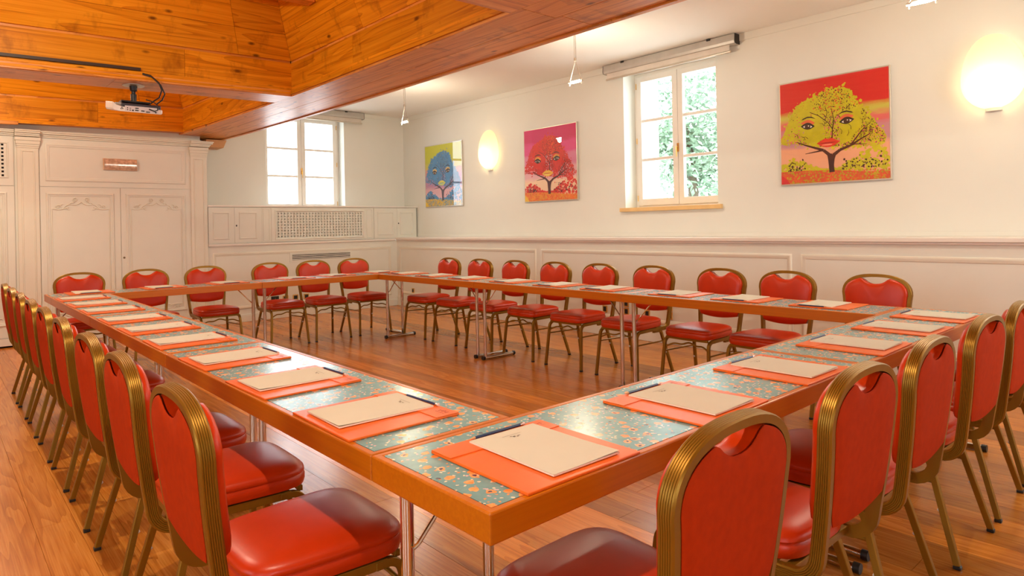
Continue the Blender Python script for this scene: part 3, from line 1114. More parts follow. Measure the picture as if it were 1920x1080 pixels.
def ptilt(x, y, z):
    a, yc, zc = .17, 5.46, ZB - .02 * (1.92 - .575) - .15
    dy, dz = y - yc, z - zc
    return (x, yc + dy * math.cos(a) - dz * math.sin(a), zc + dy * math.sin(a) + dz * math.cos(a))


root = thing('projector', 'white ceiling projector hung from the wooden cross beam', 'projector', (.575, 5.42, zt(.575) - .24))
og = root.location
zp = zt(.575)
mb = MB().lathe([(.0, 0), (.085, 0), (.085, -.006), (.03, -.010), (.0, -.010)], (.575, 5.46, zp), 24)
mb.build('ceiling_plate', ALU, root, og, smooth=40)
mb = MB().tube([(.575, 5.46, zp - .008), (.575, 5.46, zp - .05), (.575, 5.46, zp - .055), (.575, 5.46, zp - .075), (.575, 5.46, zp - .08), (.575, 5.46, zp - .15)], [.032, .027, .016, .016, .025, .022], 12)
mb.build('mount_pole', BLACKP, root, og, smooth=50)
mb = MB().box(.47, .69, 5.40, 5.53, zp - .158, zp - .146)
for xx, yy in ((.47, 5.40), (.69, 5.40), (.47, 5.53), (.69, 5.53)):
    mb.tube([(.575, 5.46, zp - .14), (xx, yy, zp - .152), (xx, yy, zp - .175)], .006, 6)
mb.build('mount_bracket', BLACKP, root, og)
mb = MB().box(.455, .757, 5.322, 5.60, zp - .205, zp - .158)
mb.warp(ptilt).build('upper_casing', plain('dark_casing', (.03, .028, .04, 1), .4), root, og, bevel=.008)
z0, z1 = zp - .232, zp - .192
mb = MB()
prof = [(.392, z0 + .022), (.40, z0 + .006), (.44, z0), (.76, z0), (.768, z0 + .01), (.768, z1), (.47, z1), (.42, z1 + .012), (.392, z1 + .036)]
mb.loft([[(a, 5.315, z) for a, z in prof], [(a, 5.62, z) for a, z in prof]])
mb.warp(ptilt).build('lower_casing', WHITEP, root, og, bevel=.006)
MB().box(.48, .735, 5.3145, 5.316, z0 + .008, z1 + .012).warp(ptilt).build('port_panel', plain('port_panel_grey', (.62, .58, .6, 1), .5), root, og)
mb = MB()
for a, z, w, h in ((.50, .034, .008, .008), (.50, .018, .008, .008), (.52, .016, .008, .008), (.54, .016, .012, .012), (.52, .032, .008, .006), (.57, .036, .026, .009), (.57, .018, .026, .009),
                   (.615, .018, .026, .009), (.655, .012, .03, .009), (.715, .014, .012, .012), (.458, .034, .008, .008), (.464, .024, .008, .008), (.452, .022, .008, .008)):
    mb.box(a - w / 2, a + w / 2, 5.3125, 5.3148, z0 + z - h / 2, z0 + z + h / 2)
mb.warp(ptilt).build('ports', BLACKP, root, og)
cb = MB()
yb = CY[0][0]
cb.tube([(.60, yb - .02, zp + .067), (.66, yb - .03, zp + .055), (.72, yb - .04, zp - .0), (.745, yb - .03, zp - .06), (.73, yb + .0, zp - .12), (.70, yb + .03, zp - .145), (.68, yb + .06, zp - .165)], .006, 8)
cb.tube([(.60, yb - .02, zp + .062), (.665, yb - .04, zp + .045), (.73, yb - .05, zp - .02), (.765, yb - .04, zp - .09), (.75, yb - .01, zp - .14), (.72, yb + .05, zp - .17)], .006, 8)
cb.tube([(.64, yb + .05, zp - .14), (.68, yb + .02, zp - .155), (.715, yb + .01, zp - .18), (.722, yb + .02, zp - .225), (.70, yb + .03, zp - .236), (.66, yb + .044, z0 + .012)], .005, 8)
tag(cb.build('projector_cable', BLACKP, smooth=60), 'black cables looping from the beam duct down to the projector', 'cable')
mb = MB().box(LX1 + .01, .60, yb - .022, yb - .001, ZB + .088, ZB + .112, 0, seg=5, axis=0)
tag(mb.warp(wood_warp).build('cable_duct', plain('brown_duct', (.035, .018, .010, 1), .5)), 'dark brown cable duct along the wooden cross beam', 'cable duct')


# ------------------------------------------------------------------ tree pictures
def sky_print(pal, size):
    m = N('print_sky')
    tc = m.n('ShaderNodeTexCoord')
    sp = m.n('ShaderNodeSeparateXYZ')
    m.l(tc.outputs['Object'], sp.inputs[0])
    nz = m.noise(m.coord((1, 2.2, 9)), 1.6, 3)
    h = m.math('ADD', m.math('DIVIDE', sp.outputs[2], size), m.math('MULTIPLY', m.math('SUBTRACT', nz, .5), .10))
    st = sorted((max(v, 0), pal['mats'][i]) for v, i in pal['sky'])
    stops = []
    for k, (v, c) in enumerate(st):
        nxt = st[k + 1][0] if k + 1 < len(st) else 1.0
        stops += [(v + .02, c), (max(v + .021, nxt - .03), c)]
    m.l(m.ramp(h, [q for i, q in enumerate(stops) if i < 32]), m.b.inputs['Base Color'])
    m.set(Roughness=.5)
    return m.m


def picture(y0, z0, size, label, pal, seed, wd=1.0):
    """square print behind acrylic; u runs left to right as seen (towards -Y)"""
    root = thing('tree_picture', label, 'picture', (XW, y0, z0), group='tree face pictures')
    og = root.location
    rnd = random.Random(seed)
    T = .022
    y1 = y0 + size
    MB().box(XW - T, XW - .001, y0, y1, z0, z0 + size).build('frame', ALU, root, og, bevel=.002)

    def Q(u, v, l):
        u, v = min(max(u, .012), .988), min(max(v, .012), .988)
        return (XW - T - .0006 - .0003 * l, y1 - u * size, z0 + v * size)
    mb = MB()

    def poly(pts, mi, l):
        mb.add([Q(a, b, l) for a, b in pts], [tuple(range(len(pts)))], mi)
    poly([(0, 0), (1, 0), (1, 1), (0, 1)], 0, 0)
    crown = [(.0, .45), (.066, .53), (.10, .63), (.139, .70), (.187, .758), (.283, .806), (.367, .831), (.428, .859), (.512, .875), (.584, .865), (.669, .835), (.687, .785), (.735, .70),
             (.80, .617), (.85, .553), (.91, .466), (.958, .369), (.934, .313), (.849, .31), (.73, .318), (.633, .31), (.536, .34), (.404, .345), (.283, .369), (.15, .40), (.03, .406)]

    def inside(u, v, pts):
        c = False
        for i in range(len(pts)):
            (x1_, v1_), (x2_, v2_) = pts[i], pts[i - 1]
            if (v1_ > v) != (v2_ > v) and u < (x2_ - x1_) * (v - v1_) / (v2_ - v1_) + x1_:
                c = not c
        return c

    def leaf(u, v, r, mi, l):
        a = rnd.uniform(0, PI)
        n = rnd.choice((4, 5, 6))
        poly([(u + r * (.45 + .55 * rnd.random()) * math.cos(a + 2 * PI * k / n), v + r * (.45 + .55 * rnd.random()) * math.sin(a + 2 * PI * k / n)) for k in range(n)], mi, l)
    F, D, G, S, B = pal['leaf'], pal['dark'], pal['accent'], pal['gap'], pal['bush']
    # dense core, then leaves that fray the outline
    core = [(.49 + (a - .49) * .80, .60 + (b - .60) * .80) for a, b in crown]
    n = 0
    while n < 900:
        u, v = rnd.random(), rnd.random()
        if inside(u, v, core):
            leaf(u, v, rnd.uniform(.02, .045), F, .5 + 1.4 * rnd.random())
            n += 1
    n = 0
    while n < 3000:
        u, v = rnd.random(), rnd.random()
        if inside(u, v, crown) and (not inside(u, v, core) or rnd.random() < .10):
            k = .022 if rnd.random() < .3 else .004
            leaf(u + rnd.gauss(0, k), v + rnd.gauss(0, k), rnd.uniform(.005, .019), F, 2 + 4 * rnd.random())
            n += 1
    # gaps and dark twigs
    face = [(.20, .46), (.24, .66), (.42, .64), (.44, .52), (.56, .52), (.58, .64), (.76, .68), (.76, .5), (.64, .36), (.32, .36)]
    n = 0
    while n < 420:
        u, v = rnd.random(), rnd.random()
        if inside(u, v, crown) and not (inside(u, v, face) and not .43 < u < .57):
            if v < .50 or .42 < u < .60 or rnd.random() < .15:
                leaf(u, v, rnd.uniform(.004, .011), S if v < .62 else G, 6.2 + .8 * rnd.random())
                n += 1
    n = 0
    while n < 620:
        u, v = rnd.random(), rnd.random()
        if inside(u, v, crown) and not (inside(u, v, face) and not .44 < u < .56):
            if (u > .60 and .34 < v < .72 and rnd.random() < .8) or (.36 < u < .66 and rnd.random() < .5) or rnd.random() < .08:
                leaf(u, v, rnd.uniform(.003, .008), D, 7.1 + .8 * rnd.random())
                n += 1

    def branch(pts, w0, w1, mi, l):
        for i in range(len(pts) - 1):
            (a, b), (c, d) = pts[i], pts[i + 1]
            dx, dy = c - a, d - b
            ln = math.hypot(dx, dy) or 1
            nx_, ny_ = -dy / ln, dx / ln
            p = w0 + (w1 - w0) * i / (len(pts) - 1)
            q = w0 + (w1 - w0) * (i + 1) / (len(pts) - 1)
            poly([(a + nx_ * p, b + ny_ * p), (a - nx_ * p, b - ny_ * p), (c - nx_ * q, d - ny_ * q), (c + nx_ * q, d + ny_ * q)], mi, l)
    # bushes, ground
    for k in range(420):
        u = rnd.random()
        top = .13 + (.13 * max(0, 1 - abs(u - .14) / .26) + .20 * max(0, 1 - abs(u - .86) / .30))
        leaf(u, rnd.uniform(.10, top), rnd.uniform(.012, .03), B, 2 + 4 * rnd.random())
    for k in range(150):
        u = rnd.choice((rnd.uniform(.08, .25), rnd.uniform(.58, .97)))
        leaf(u, rnd.uniform(.12, .14 + .12 * rnd.random()), rnd.uniform(.005, .014), D, 6.2 + .8 * rnd.random())
    gr = [(0, 0), (1, 0), (1, .075), (.8, .085), (.5, .118), (.25, .13), (0, .132)]
    poly(gr, pal['ground'], 8)
    for k in range(520):
        u = rnd.random()
        v = rnd.random() ** 1.3 * (.125 - .05 * max(0, u - .4))
        leaf(u, v, rnd.uniform(.005, .014), rnd.choice((pal['ground2'], pal['ground2'], pal['accent'])), 8.2 + rnd.random())
    poly([(0, 0), (.10, 0), (.075, .045), (.04, .08), (0, .10)], pal['path'], 9.3)
    # trunk and boughs
    branch([(.495, .10), (.49, .16), (.485, .21), (.475, .27)], .024, .022, D, 9.5 + .4 * rnd.random())
    branch([(.49, .16), (.50, .22), (.52, .27)], .022, .016, D, 9.5 + .4 * rnd.random())
    branch([(.475, .26), (.42, .31), (.34, .34), (.26, .37), (.17, .41)], .016, .003, D, 9.5 + .4 * rnd.random())
    branch([(.42, .31), (.33, .30), (.25, .29)], .008, .002, D, 9.5 + .4 * rnd.random())
    branch([(.515, .26), (.57, .30), (.66, .33), (.75, .38), (.83, .42)], .016, .003, D, 9.5 + .4 * rnd.random())
    branch([(.60, .31), (.70, .34), (.80, .33)], .008, .002, D, 9.5 + .4 * rnd.random())
    branch([(.66, .33), (.74, .43), (.80, .50)], .007, .002, D, 9.5 + .4 * rnd.random())
    branch([(.50, .40), (.505, .50), (.47, .56), (.38, .64), (.30, .68)], .004, .003, D, 9.5 + .4 * rnd.random())
    branch([(.505, .50), (.52, .58), (.50, .68)], .005, .002, D, 9.5 + .4 * rnd.random())
    for _ in range(46):
        a0 = rnd.uniform(.12, .88)
        b0 = .36 + .30 * (1 - abs(a0 - .5) * 1.6) * rnd.random()
        if a0 < .42 and b0 > .45 or .58 < a0 < .72 and b0 > .48:
            continue
        an = PI / 2 + (.5 - a0) * 2.4 + rnd.gauss(0, .5)
        branch([(a0, b0), (a0 + .03 * math.cos(an), b0 + .03 * math.sin(an)), (a0 + .055 * math.cos(an + .4), b0 + .055 * math.sin(an + .4))], .0025, .001, D, 9.5 + .4 * rnd.random())
    branch([(.44, .585), (.46, .66), (.44, .72)], .003, .002, D, 9.5 + .4 * rnd.random())
    # brows, eyes, mouth
    for s, cx, cy in ((-1, .277, .551), (1, .632, .56)):
        th = .10 * s
        rot = lambda a, b: (cx + a * math.cos(th) - b * math.sin(th), cy + a * math.sin(th) + b * math.cos(th))
        out = [(-.062 + .124 * k / 10, .030 * math.sin(PI * k / 10)) for k in range(11)]
        low = [(.062 - .124 * k / 10, -.026 * math.sin(PI * k / 10)) for k in range(1, 10)]
        poly([rot(a * 1.05, b * 1.0 + .028 + .004) for a, b in out] + [rot(a, b * .2 + .02) for a, b in low], pal['lid'], 10)
        poly([rot(a * 1.08, b * 1.15) for a, b in out + low], pal['black'], 11)
        poly([rot(a * .74, b * .62 - .004) for a, b in out + low], pal['white'], 12)
        poly([rot(.028 * math.cos(k * PI / 7), .028 * math.sin(k * PI / 7) * .82 - .003) for k in range(14)], pal['iris'], 13)
        poly([rot(.008 + .006 * math.cos(k * PI / 4), .004 + .006 * math.sin(k * PI / 4)) for k in range(8)], pal['white'], 14)
        br = [(-.068, .058), (-.05, .074), (-.01, .092), (.03, .092), (.075, .066), (.03, .080), (-.01, .080), (-.045, .064)]
        poly([rot(a * -s, b) for a, b in br], pal['black'], 11)
    ml = [(-.105, 0), (-.06, .026), (-.025, .042), (0, .034), (.025, .042), (.06, .026), (.105, 0), (.06, -.030), (.02, -.042), (-.02, -.042), (-.06, -.030)]
    poly([(.464 + a, .378 + b) for a, b in ml], pal['lip'], 11)
    poly([(.464 + a * .8, .376 + b * .14) for a, b in ml], pal['lipdark'], 12)
    poly([(.455 + .05 * math.cos(k * PI / 6), .358 + .007 * math.sin(k * PI / 6)) for k in range(12)], pal['liplight'], 12)
    mb.build('print', [sky_print(pal, size)] + [plain('print_ink', c, .5, var=.10, vscale=12) for c in pal['mats'][1:]], root, og, fixn=False)
    MB().box(XW - T - .0095, XW - T - .0070, y0 + .004, y1 - .004, z0 + .004, z0 + size - .004).build('acrylic_front', GLASS, root, og)


K, Wt = srgb(16, 10, 10), srgb(238, 232, 220)
picture(1.114, 1.632, 1.0, 'yellow-green tree face picture under a red sky, right of the window',
        dict(mats=[srgb(214, 20, 24), srgb(205, 200, 80), srgb(228, 112, 110), srgb(206, 150, 160), srgb(240, 176, 140), srgb(206, 200, 16), srgb(70, 26, 14), srgb(222, 108, 40), srgb(220, 88, 44), srgb(190, 174, 20),
                   K, Wt, srgb(60, 34, 20), srgb(226, 60, 40), srgb(170, 30, 24), srgb(246, 150, 120), srgb(214, 40, 48), srgb(232, 110, 60)],
             sky=[(-1, 4), (.10, 4), (.36, 3), (.52, 2), (.62, 1), (.695, 0)], leaf=5, dark=6, accent=7, gap=2, bush=5, ground=8, ground2=9, path=16, black=10, white=11, iris=12, lip=13, lipdark=14, liplight=15, lid=17), 11)
picture(4.813, 1.612, 1.012, 'red tree face picture under a magenta sky, left of the window',
        dict(mats=[srgb(208, 20, 104), srgb(224, 64, 140), srgb(222, 130, 170), srgb(234, 180, 190), srgb(248, 214, 180), srgb(222, 36, 22), srgb(78, 12, 14), srgb(214, 60, 30), srgb(236, 150, 36), srgb(236, 96, 30),
                   K, Wt, srgb(70, 40, 24), srgb(240, 196, 60), srgb(196, 90, 30), srgb(250, 220, 120), srgb(240, 190, 40), srgb(232, 150, 50)],
             sky=[(-1, 4), (.10, 4), (.30, 3), (.48, 2), (.64, 1), (.80, 0)], leaf=5, dark=6, accent=9, gap=3, bush=5, ground=8, ground2=9, path=16, black=10, white=11, iris=12, lip=13, lipdark=14, liplight=15, lid=17), 12)
picture(7.255, 1.625, 1.03, 'blue tree face picture under a yellow sky, nearest the room corner',
        dict(mats=[srgb(206, 208, 30), srgb(214, 206, 80), srgb(224, 160, 150), srgb(200, 140, 176), srgb(228, 180, 190), srgb(74, 146, 202), srgb(70, 52, 70), srgb(210, 150, 130), srgb(222, 180, 50), srgb(110, 150, 160),
                   K, Wt, srgb(90, 60, 40), srgb(220, 214, 80), srgb(90, 170, 160), srgb(160, 214, 180), srgb(236, 200, 40), srgb(226, 190, 110)],
             sky=[(-1, 4), (.10, 4), (.30, 3), (.52, 2), (.62, 1), (.72, 0)], leaf=5, dark=6, accent=9, gap=3, bush=5, ground=8, ground2=9, path=16, black=10, white=11, iris=12, lip=13, lipdark=14, liplight=15, lid=17), 13)

# ------------------------------------------------------------------ tables
FT = .0625


def make_table():
    root = thing('conference_table', '', 'table', group='narrow conference tables')
    a, b = TL / 2 - .001, TD / 2 - .001
    bw_ = .021
    mb = MB()
    prof = [(0, TH - FT), (0, TH), (bw_, TH), (bw_, TH - FT)]
    rings = []
    for sx, sy in ((-1, -1), (1, -1), (1, 1), (-1, 1)):
        rings.append([(sx * (a - i), sy * (b - i), z) for i, z in prof])
    rings.append(rings[0])
    mb.loft(rings, caps=False)
    mb.build('edge_frame', HONEY, root, bevel=.004)
    mb = MB().box(-a + bw_, a - bw_, -b + bw_, b - bw_, TH - .022, TH - .0006)
    mb.build('tabletop', LAM, root)
    for s in (-1, 1):
        x = s * (a - .058)
        yp = .16
        lg = MB().tube([(x, yp, .02), (x, yp, TH - .022)], .0163, 16)
        lg.box(x - .02, x + .02, -.17, .185, TH - .030, TH - .022)
        lo = lg.build('leg', CHROME, root, smooth=40)
        MB().tube([(x, yp + .030, .0185), (x, yp - .365, .0185)], .0168, 14).build('foot_bar', CHROME, lo, smooth=40)
        for y_ in (yp + .025, yp - .36):
            MB().tube([(x, y_ - .012, .0197), (x, y_ + .012, .0197)], .0197, 14).build('end_cap', BLACKP, lo, smooth=40)
        MB().tube([(x - s * .004, yp - .02, .545), (x - s * .016, yp - .022, .552), (x - s * .16, yp - .03, TH - .05), (x - s * .17, yp - .03, TH - .024)], .0052, 8).build('brace', CHROME, lo, smooth=40)
    return root


tab0 = make_table()
ylen = 3 * TL
spots = [((TL * .5, TD / 2), 0, 'honey-edged table with teal floral top at the near corner, in the foreground'),
         ((TL * 1.5, TD / 2), 0, 'honey-edged table with teal floral top at the right end of the near row'),
         ((TL * .5, TD * 1.5 + ylen), PI, 'honey-edged table at the left end of the far row'),
         ((TL * 1.5, TD * 1.5 + ylen), PI, 'honey-edged table at the corner end of the far row')]
for i, w in enumerate(('nearest the camera', 'middle one', 'farthest from the camera')):
    spots.append(((TD / 2, TD + TL * (i + .5)), -PI / 2, 'honey-edged table in the left row, ' + w))
for i, w in enumerate(('nearest the camera', 'middle one', 'farthest from the camera')):
    spots.append(((2 * TL - TD / 2, TD + TL * (i + .5)), PI / 2, 'honey-edged table in the picture wall row, ' + w))
for i, ((x, y), rz, lb) in enumerate(spots):
    if i == 0:
        tab0.location, tab0.rotation_euler = (x, y, 0), (0, 0, rz)
        tab0['label'] = lb
    else:
        t = dup(tab0, (x, y, 0), rz, lb)
        dy = .02 if 'left row' in lb else -.02 if 'picture wall' in lb else -.04 if 'far row' in lb else .015
        for ch in t.children:
            if ch.name.startswith('leg'):
                ch.location = (0, dy, 0)


# ------------------------------------------------------------------ chairs
def make_chair():
    root = thing('banquet_chair', '', 'chair', group='banquet chairs')
    # side profile of the back: (x, z) by arc length
    pr = [(-.06, .398), (-.14, .394)]
    for k in range(1, 7):
        an = k / 6 * (PI / 2 - .11)
        pr.append((-.180 - .070 * math.sin(an), .394 + .070 * (1 - math.cos(an))))
    x0, z0 = pr[-1]
    top = (-.297, .906)
    for k in range(1, 13):
        t = k / 12
        pr.append((x0 + (top[0] - x0) * t - .006 * math.sin(PI * t), z0 + (top[1] - z0) * t))

    def prof_at_z(z):
        for (xa, za), (xb, zb_) in zip(pr[7:-1], pr[8:]):
            if za <= z <= zb_:
                t = (z - za) / (zb_ - za)
                return xa + (xb - xa) * t
        (xa, za), (xb, zb_) = pr[-2], pr[-1]
        return xa + (xb - xa) * (z - za) / (zb_ - za)
    nb = Vector((top[1] - z0, 0, -(top[0] - x0))).normalized()      # forward normal of the back

    def half(z):
        if z < .47:
            return .176
        return .176 + (.208 - .176) * min((z - .47) / .33, 1)
    ZS, ZTOP = .785, .906
    path, side = [], []
    for i, (x, z) in enumerate(pr):
        if z > ZS:
            break
        j = (Vector((pr[i + 1][0], 0, pr[i + 1][1])) - Vector((pr[max(i - 1, 0)][0], 0, pr[max(i - 1, 0)][1]))).normalized()
        path.append((x, half(z), z))
        side.append(Vector((j.z, 0, -j.x)))
    arch = []
    for k in range(0, 25):
        an = PI * k / 24
        c, s_ = math.cos(an), math.sin(an)
        y = .208 * math.copysign(abs(c) ** .80, c)
        z = ZS + (ZTOP - ZS) * abs(s_) ** .86
        arch.append((prof_at_z(z), y, z))
    left = [(x, -y, z) for x, y, z in path[::-1]]
    full = path + arch + left
    sides = side + [nb] * len(arch) + side[::-1]
    W_ = .0105
    D_ = .0180
    outer = []
    ng = 6
    for k in range(ng):
        d0 = -D_ + .003 + (2 * D_ - .006) * k / ng
        d1 = -D_ + .003 + (2 * D_ - .006) * (k + 1) / ng
        outer += [(d0 + .0009, W_), (d1 - .0009, W_), (d1, W_ - .0014)]
    section = [(-D_, W_ - .003)] + outer + [(D_, W_ - .003), (D_, -W_), (-D_, -W_)]
    mb = MB().sweep(full, sides, section)
    mb.build('back_frame', GOLD, root, smooth=35)

    # padded back: outline inside the frame with the hand-hole notch
    out = []
    zb = .540
    for k in range(0, 9):
        t = k / 8
        y = -.160 + .320 * t
        out.append((y, zb - .018 * (1 - (2 * t - 1) ** 2)))
    for k in range(1, 8):
        z = zb + (ZS - zb) * k / 8
        out.append((half(z) - W_ - .002, z))
    yn = .062
    pts = []
    for k in range(0, 41):
        an = PI * k / 40
        c, s_ = math.cos(an), math.sin(an)
        y = (.208 - W_ - .002) * math.copysign(abs(c) ** .80, c)
        z = ZS + (ZTOP - ZS - .014) * abs(s_) ** .86
        if abs(y) < yn + .022:
            f = max(0.0, 1 - (abs(y) / (yn + .022)) ** 2.4)
            z = min(z, z - .044 * f)
        pts.append((y, z))
    out += pts
    for k in range(7, 0, -1):
        z = zb + (ZS - zb) * k / 8
        out.append((-(half(z) - W_ - .002), z))
    cy, cz = 0.0, .70

    def ring(scale, d, lim=1.0):
        r = []
        for y, z in out:
            yy, zz = cy + (y - cy) * scale, cz + (z - cz) * scale
            r.append(Vector((prof_at_z(zz), yy, zz)) + nb * d)
        return r
    mb = MB()
    rings = [ring(.99, -.012), ring(1.0, -.006), ring(1.0, .015), ring(1.008, .020), ring(1.008, .026), ring(.985, .036), ring(.93, .043), ring(.80, .048), ring(.5, .052), ring(.2, .053)]
    mb.loft(rings)
    mb.build('backrest', REDV, root, smooth=50)
    mb = MB().loft([ring(.995, -.0165), ring(.998, -.0185), ring(.97, -.0205), ring(.6, -.021)][::-1])
    mb.build('back_panel', ORANGEF, root, smooth=50)

    # seat cushion
    def seat_ring(ex, z):
        r = []
        n = 40
        for k in range(n):
            an = 2 * PI * k / n
            c, s_ = math.cos(an), math.sin(an)
            sx = math.copysign(abs(c) ** .42, c)
            sy = math.copysign(abs(s_) ** .42, s_)
            xx = .025 + (.215 + ex) * sx
            wv = .196 + .016 * sx
            r.append((xx, (wv + ex) * sy, z))
        return r
    zs = .413
    seq = [(-.012, zs), (0, zs + .004), (.004, zs + .018), (.004, zs + .034), (-.001, zs + .042), (.003, zs + .048), (.001, zs + .058), (-.008, zs + .067), (-.025, zs + .074), (-.06, zs + .080), (-.11, zs + .083), (-.17, zs + .084)]
    mb = MB().loft([seat_ring(e, z) for e, z in seq])
    mb.build('seat', REDV, root, smooth=50)

    # seat rails
    RP = [(-.013, -.010), (.013, -.010), (.013, .010), (-.013, .010)]
    mb = MB()
    for s in (-1, 1):
        mb.sweep([(-.16, s * .172, .398), (.0, s * .180, .398), (.165, s * .192, .398)], [Vector((0, 0, 1))] * 3, RP)
    mb.box(-.185, -.16, -.17, .17, .388, .410)
    mb.sweep([(.205, -.185, .404), (.215, 0, .404), (.205, .185, .404)], [Vector((0, 0, 1))] * 3, [(-.009, -.008), (.009, -.008), (.009, .008), (-.009, .008)])
    mb.box(-.14, .20, -.165, .165, .405, .4125)
    mb.build('seat_frame', GOLD, root, bevel=.002)
    # legs
    LP = [(-.0115, -.0105), (.0115, -.0105), (.0115, .0105), (-.0115, .0105)]
    for s in (-1, 1):
        p, sd = [], []
        for x, z in ((.13, .397), (.165, .397)):
            p.append((x, s * .192, z))
        for k in range(1, 7):
            an = k / 6 * (PI / 2 - .13)
            p.append((.165 + .05 * math.sin(an), s * (.192 + .002 * k / 6), .397 - .05 * (1 - math.cos(an))))
        p.append((.248, s * .216, .012))
        for i in range(len(p)):
            T = (Vector(p[min(i + 1, len(p) - 1)]) - Vector(p[max(i - 1, 0)])).normalized()
            sd.append(T.cross(Vector((0, 1, 0))))
        l = MB().sweep(p, sd, LP).build('leg', GOLD, root, bevel=.0025)
        MB().box(.248 - .013, .248 + .013, s * .216 - .012, s * .216 + .012, 0, .014).build('foot_cap', BLACKP, l, bevel=.003)
        p, sd = [(-.04, s * .168, .378), (-.115, s * .170, .378)], []
        for k in range(1, 6):
            an = k / 5 * (PI / 2 - .25)
            p.append((-.115 - .035 * math.sin(an), s * (.170 + .004 * k / 5), .378 - .035 * (1 - math.cos(an))))
        p.append((-.243, s * .216, .012))
        for i in range(len(p)):
            T = (Vector(p[min(i + 1, len(p) - 1)]) - Vector(p[max(i - 1, 0)])).normalized()
            sd.append(T.cross(Vector((0, 1, 0))))
        l = MB().sweep(p, sd, LP).build('leg', GOLD, root, bevel=.0025)
        MB().box(-.243 - .013, -.243 + .013, s * .216 - .012, s * .216 + .012, 0, .014).build('foot_cap', BLACKP, l, bevel=.003)
        t = .48
        bp = Vector((-.149 - .094 * t, s * (.174 + .042 * t), .350 - .338 * t))
        MB().tube([bp + Vector((.008, 0, .003)), bp + Vector((.018, 0, .007))], [.008, .006], 10).build('stacking_bumper', WHITEP, l, smooth=40)
        za = .295
        MB().tube([(.228, s * .199, za), (-.158, s * .181, za - .006)], .0065, 8).build('stretcher', GOLD, root, smooth=40)
    w = []
    for k in range(25):
        t = -1 + 2 * k / 24
        w.append((.212 - .04 * (1 - t * t), t * .195, .335 + .030 * (1 - abs(t) ** 1.6) + .006 * math.cos(t * 3 * PI)))
    MB().tube(w, .0065, 8).build('stretcher', GOLD, root, smooth=60)
    return root


chair0 = make_chair()
rowL = [.80, 1.425, 1.99, 2.64, 3.24, 3.815, 4.42, 5.00, 5.57]
rowW = [.737, 1.36, 1.905, 2.565, 3.18, 3.78, 4.39, 5.00, 5.60]
rowN = [.385, 1.03, 1.585, 2.25, 2.80, 3.33]
rowF = [.333, .92, 1.51, 2.235, 2.765, 3.315]
rnd = random.Random(7)
seats = []
for i, y in enumerate(rowL):
    seats.append(((-.03, y), 0, 'red banquet chair at the left table row, %s from the near corner' % ORD[i]))
for i, y in enumerate(rowW):
    seats.append(((3.73, y), PI, 'red banquet chair along the picture wall, %s from the right' % ORD[i]))
for i, x in enumerate(rowN):
    seats.append(((x, .02), PI / 2, 'red banquet chair at the near table row, %s from the near corner' % ORD[i]))
for i, x in enumerate(rowF):
    seats.append(((x, 6.44), -PI / 2, 'red banquet chair along the far table row, %s from the left' % ORD[i]))
for i, ((x, y), rz, lb) in enumerate(seats):
    rz += rnd.uniform(-.02, .02)
    if i == 0:
        chair0.location, chair0.rotation_euler = (x, y, 0), (0, 0, rz)
        chair0['label'] = lb
    else:
        dup(chair0, (x, y, 0), rz, lb)


# ------------------------------------------------------------------ blotters, note pads, pencils
def make_blotter():
    root = thing('desk_blotter', '', 'desk blotter', group='orange desk blotters')
    w, d = .352, .343
    MB().box(-w / 2, w / 2, -d / 2, d / 2, 0, .0062).build('board', LEATHER, root, bevel=.002)
    MB().box(-w / 2 + .0005, w / 2 - .0005, d / 2 - .078, d / 2 - .001, .0062, .0084).build('pencil_band', LEATHER, root, bevel=.0012)
    mb = MB()
    for k in range(5):
        mb.box(w / 2 - .058 + .008 * k, w / 2 - .053 + .008 * k, d / 2 - .034 + .004 * (k % 2), d / 2 - .024 + .003 * (k % 3), .0084, .0086)
    mb.box(w / 2 - .060, w / 2 - .018, d / 2 - .042, d / 2 - .040, .0084, .0086)
    mb.build('embossed_mark', LEATHERD, root)
    return root


def make_pad():
    root = thing('note_pad', '', 'note pad', group='cream note pads')
    a, b = .104, .1485
    MB().box(-a, a, -b, b, 0, .0036).build('sheets', PAPERW, root)
    n = 8
    mb = MB()
    vs, fs = [], []
    for j in range(n + 1):
        for i in range(n + 1):
            u, v = i / n, j / n
            lift = .0006 + .0035 * max(0, .35 - v) * max(0, u - .4) * 4
            vs.append((-a + 2 * a * u, -b + 2 * b * v, .0036 + lift))
    for j in range(n):
        for i in range(n):
            k = j * (n + 1) + i
            fs.append((k, k + 1, k + n + 2, k + n + 1))
    mb.add(vs, fs)
    mb.build('top_sheet', PAPER, root, smooth=40)
    mb = MB()
    r = random.Random(3)
    for k in range(7):
        x, y = r.uniform(-.012, .012), .098 + r.uniform(-.006, .006)
        mb.add([(x, y, .0046), (x + .006, y + .001, .0046), (x + .005, y + .003, .0046), (x - .001, y + .003, .0046)], [(0, 1, 2, 3)])
    mb.add([(-.03, .113, .0046), (.03, .113, .0046), (.03, .114, .0046), (-.03, .114, .0046)], [(0, 1, 2, 3)])
    mb.build('printed_mark', INK, root, fixn=False)
    return root


def make_pencil():
    root = thing('pencil', '', 'pencil', group='navy pencils')
    MB().tube([(-.073, 0, .0038), (.078, 0, .0038)], .0038, 6).build('barrel', BLUEP, root)
    MB().tube([(-.090, 0, .0038), (-.073, 0, .0038)], [.0009, .0037], 6).build('sharpened_tip', PWOOD, root)
    MB().tube([(.078, 0, .0038), (.086, 0, .0038)], .0039, 10).build('ferrule', CHROME, root, smooth=40)
    MB().tube([(.086, 0, .0038), (.094, 0, .0038)], .0036, 10).build('eraser', PINKE, root, smooth=40)
    return root


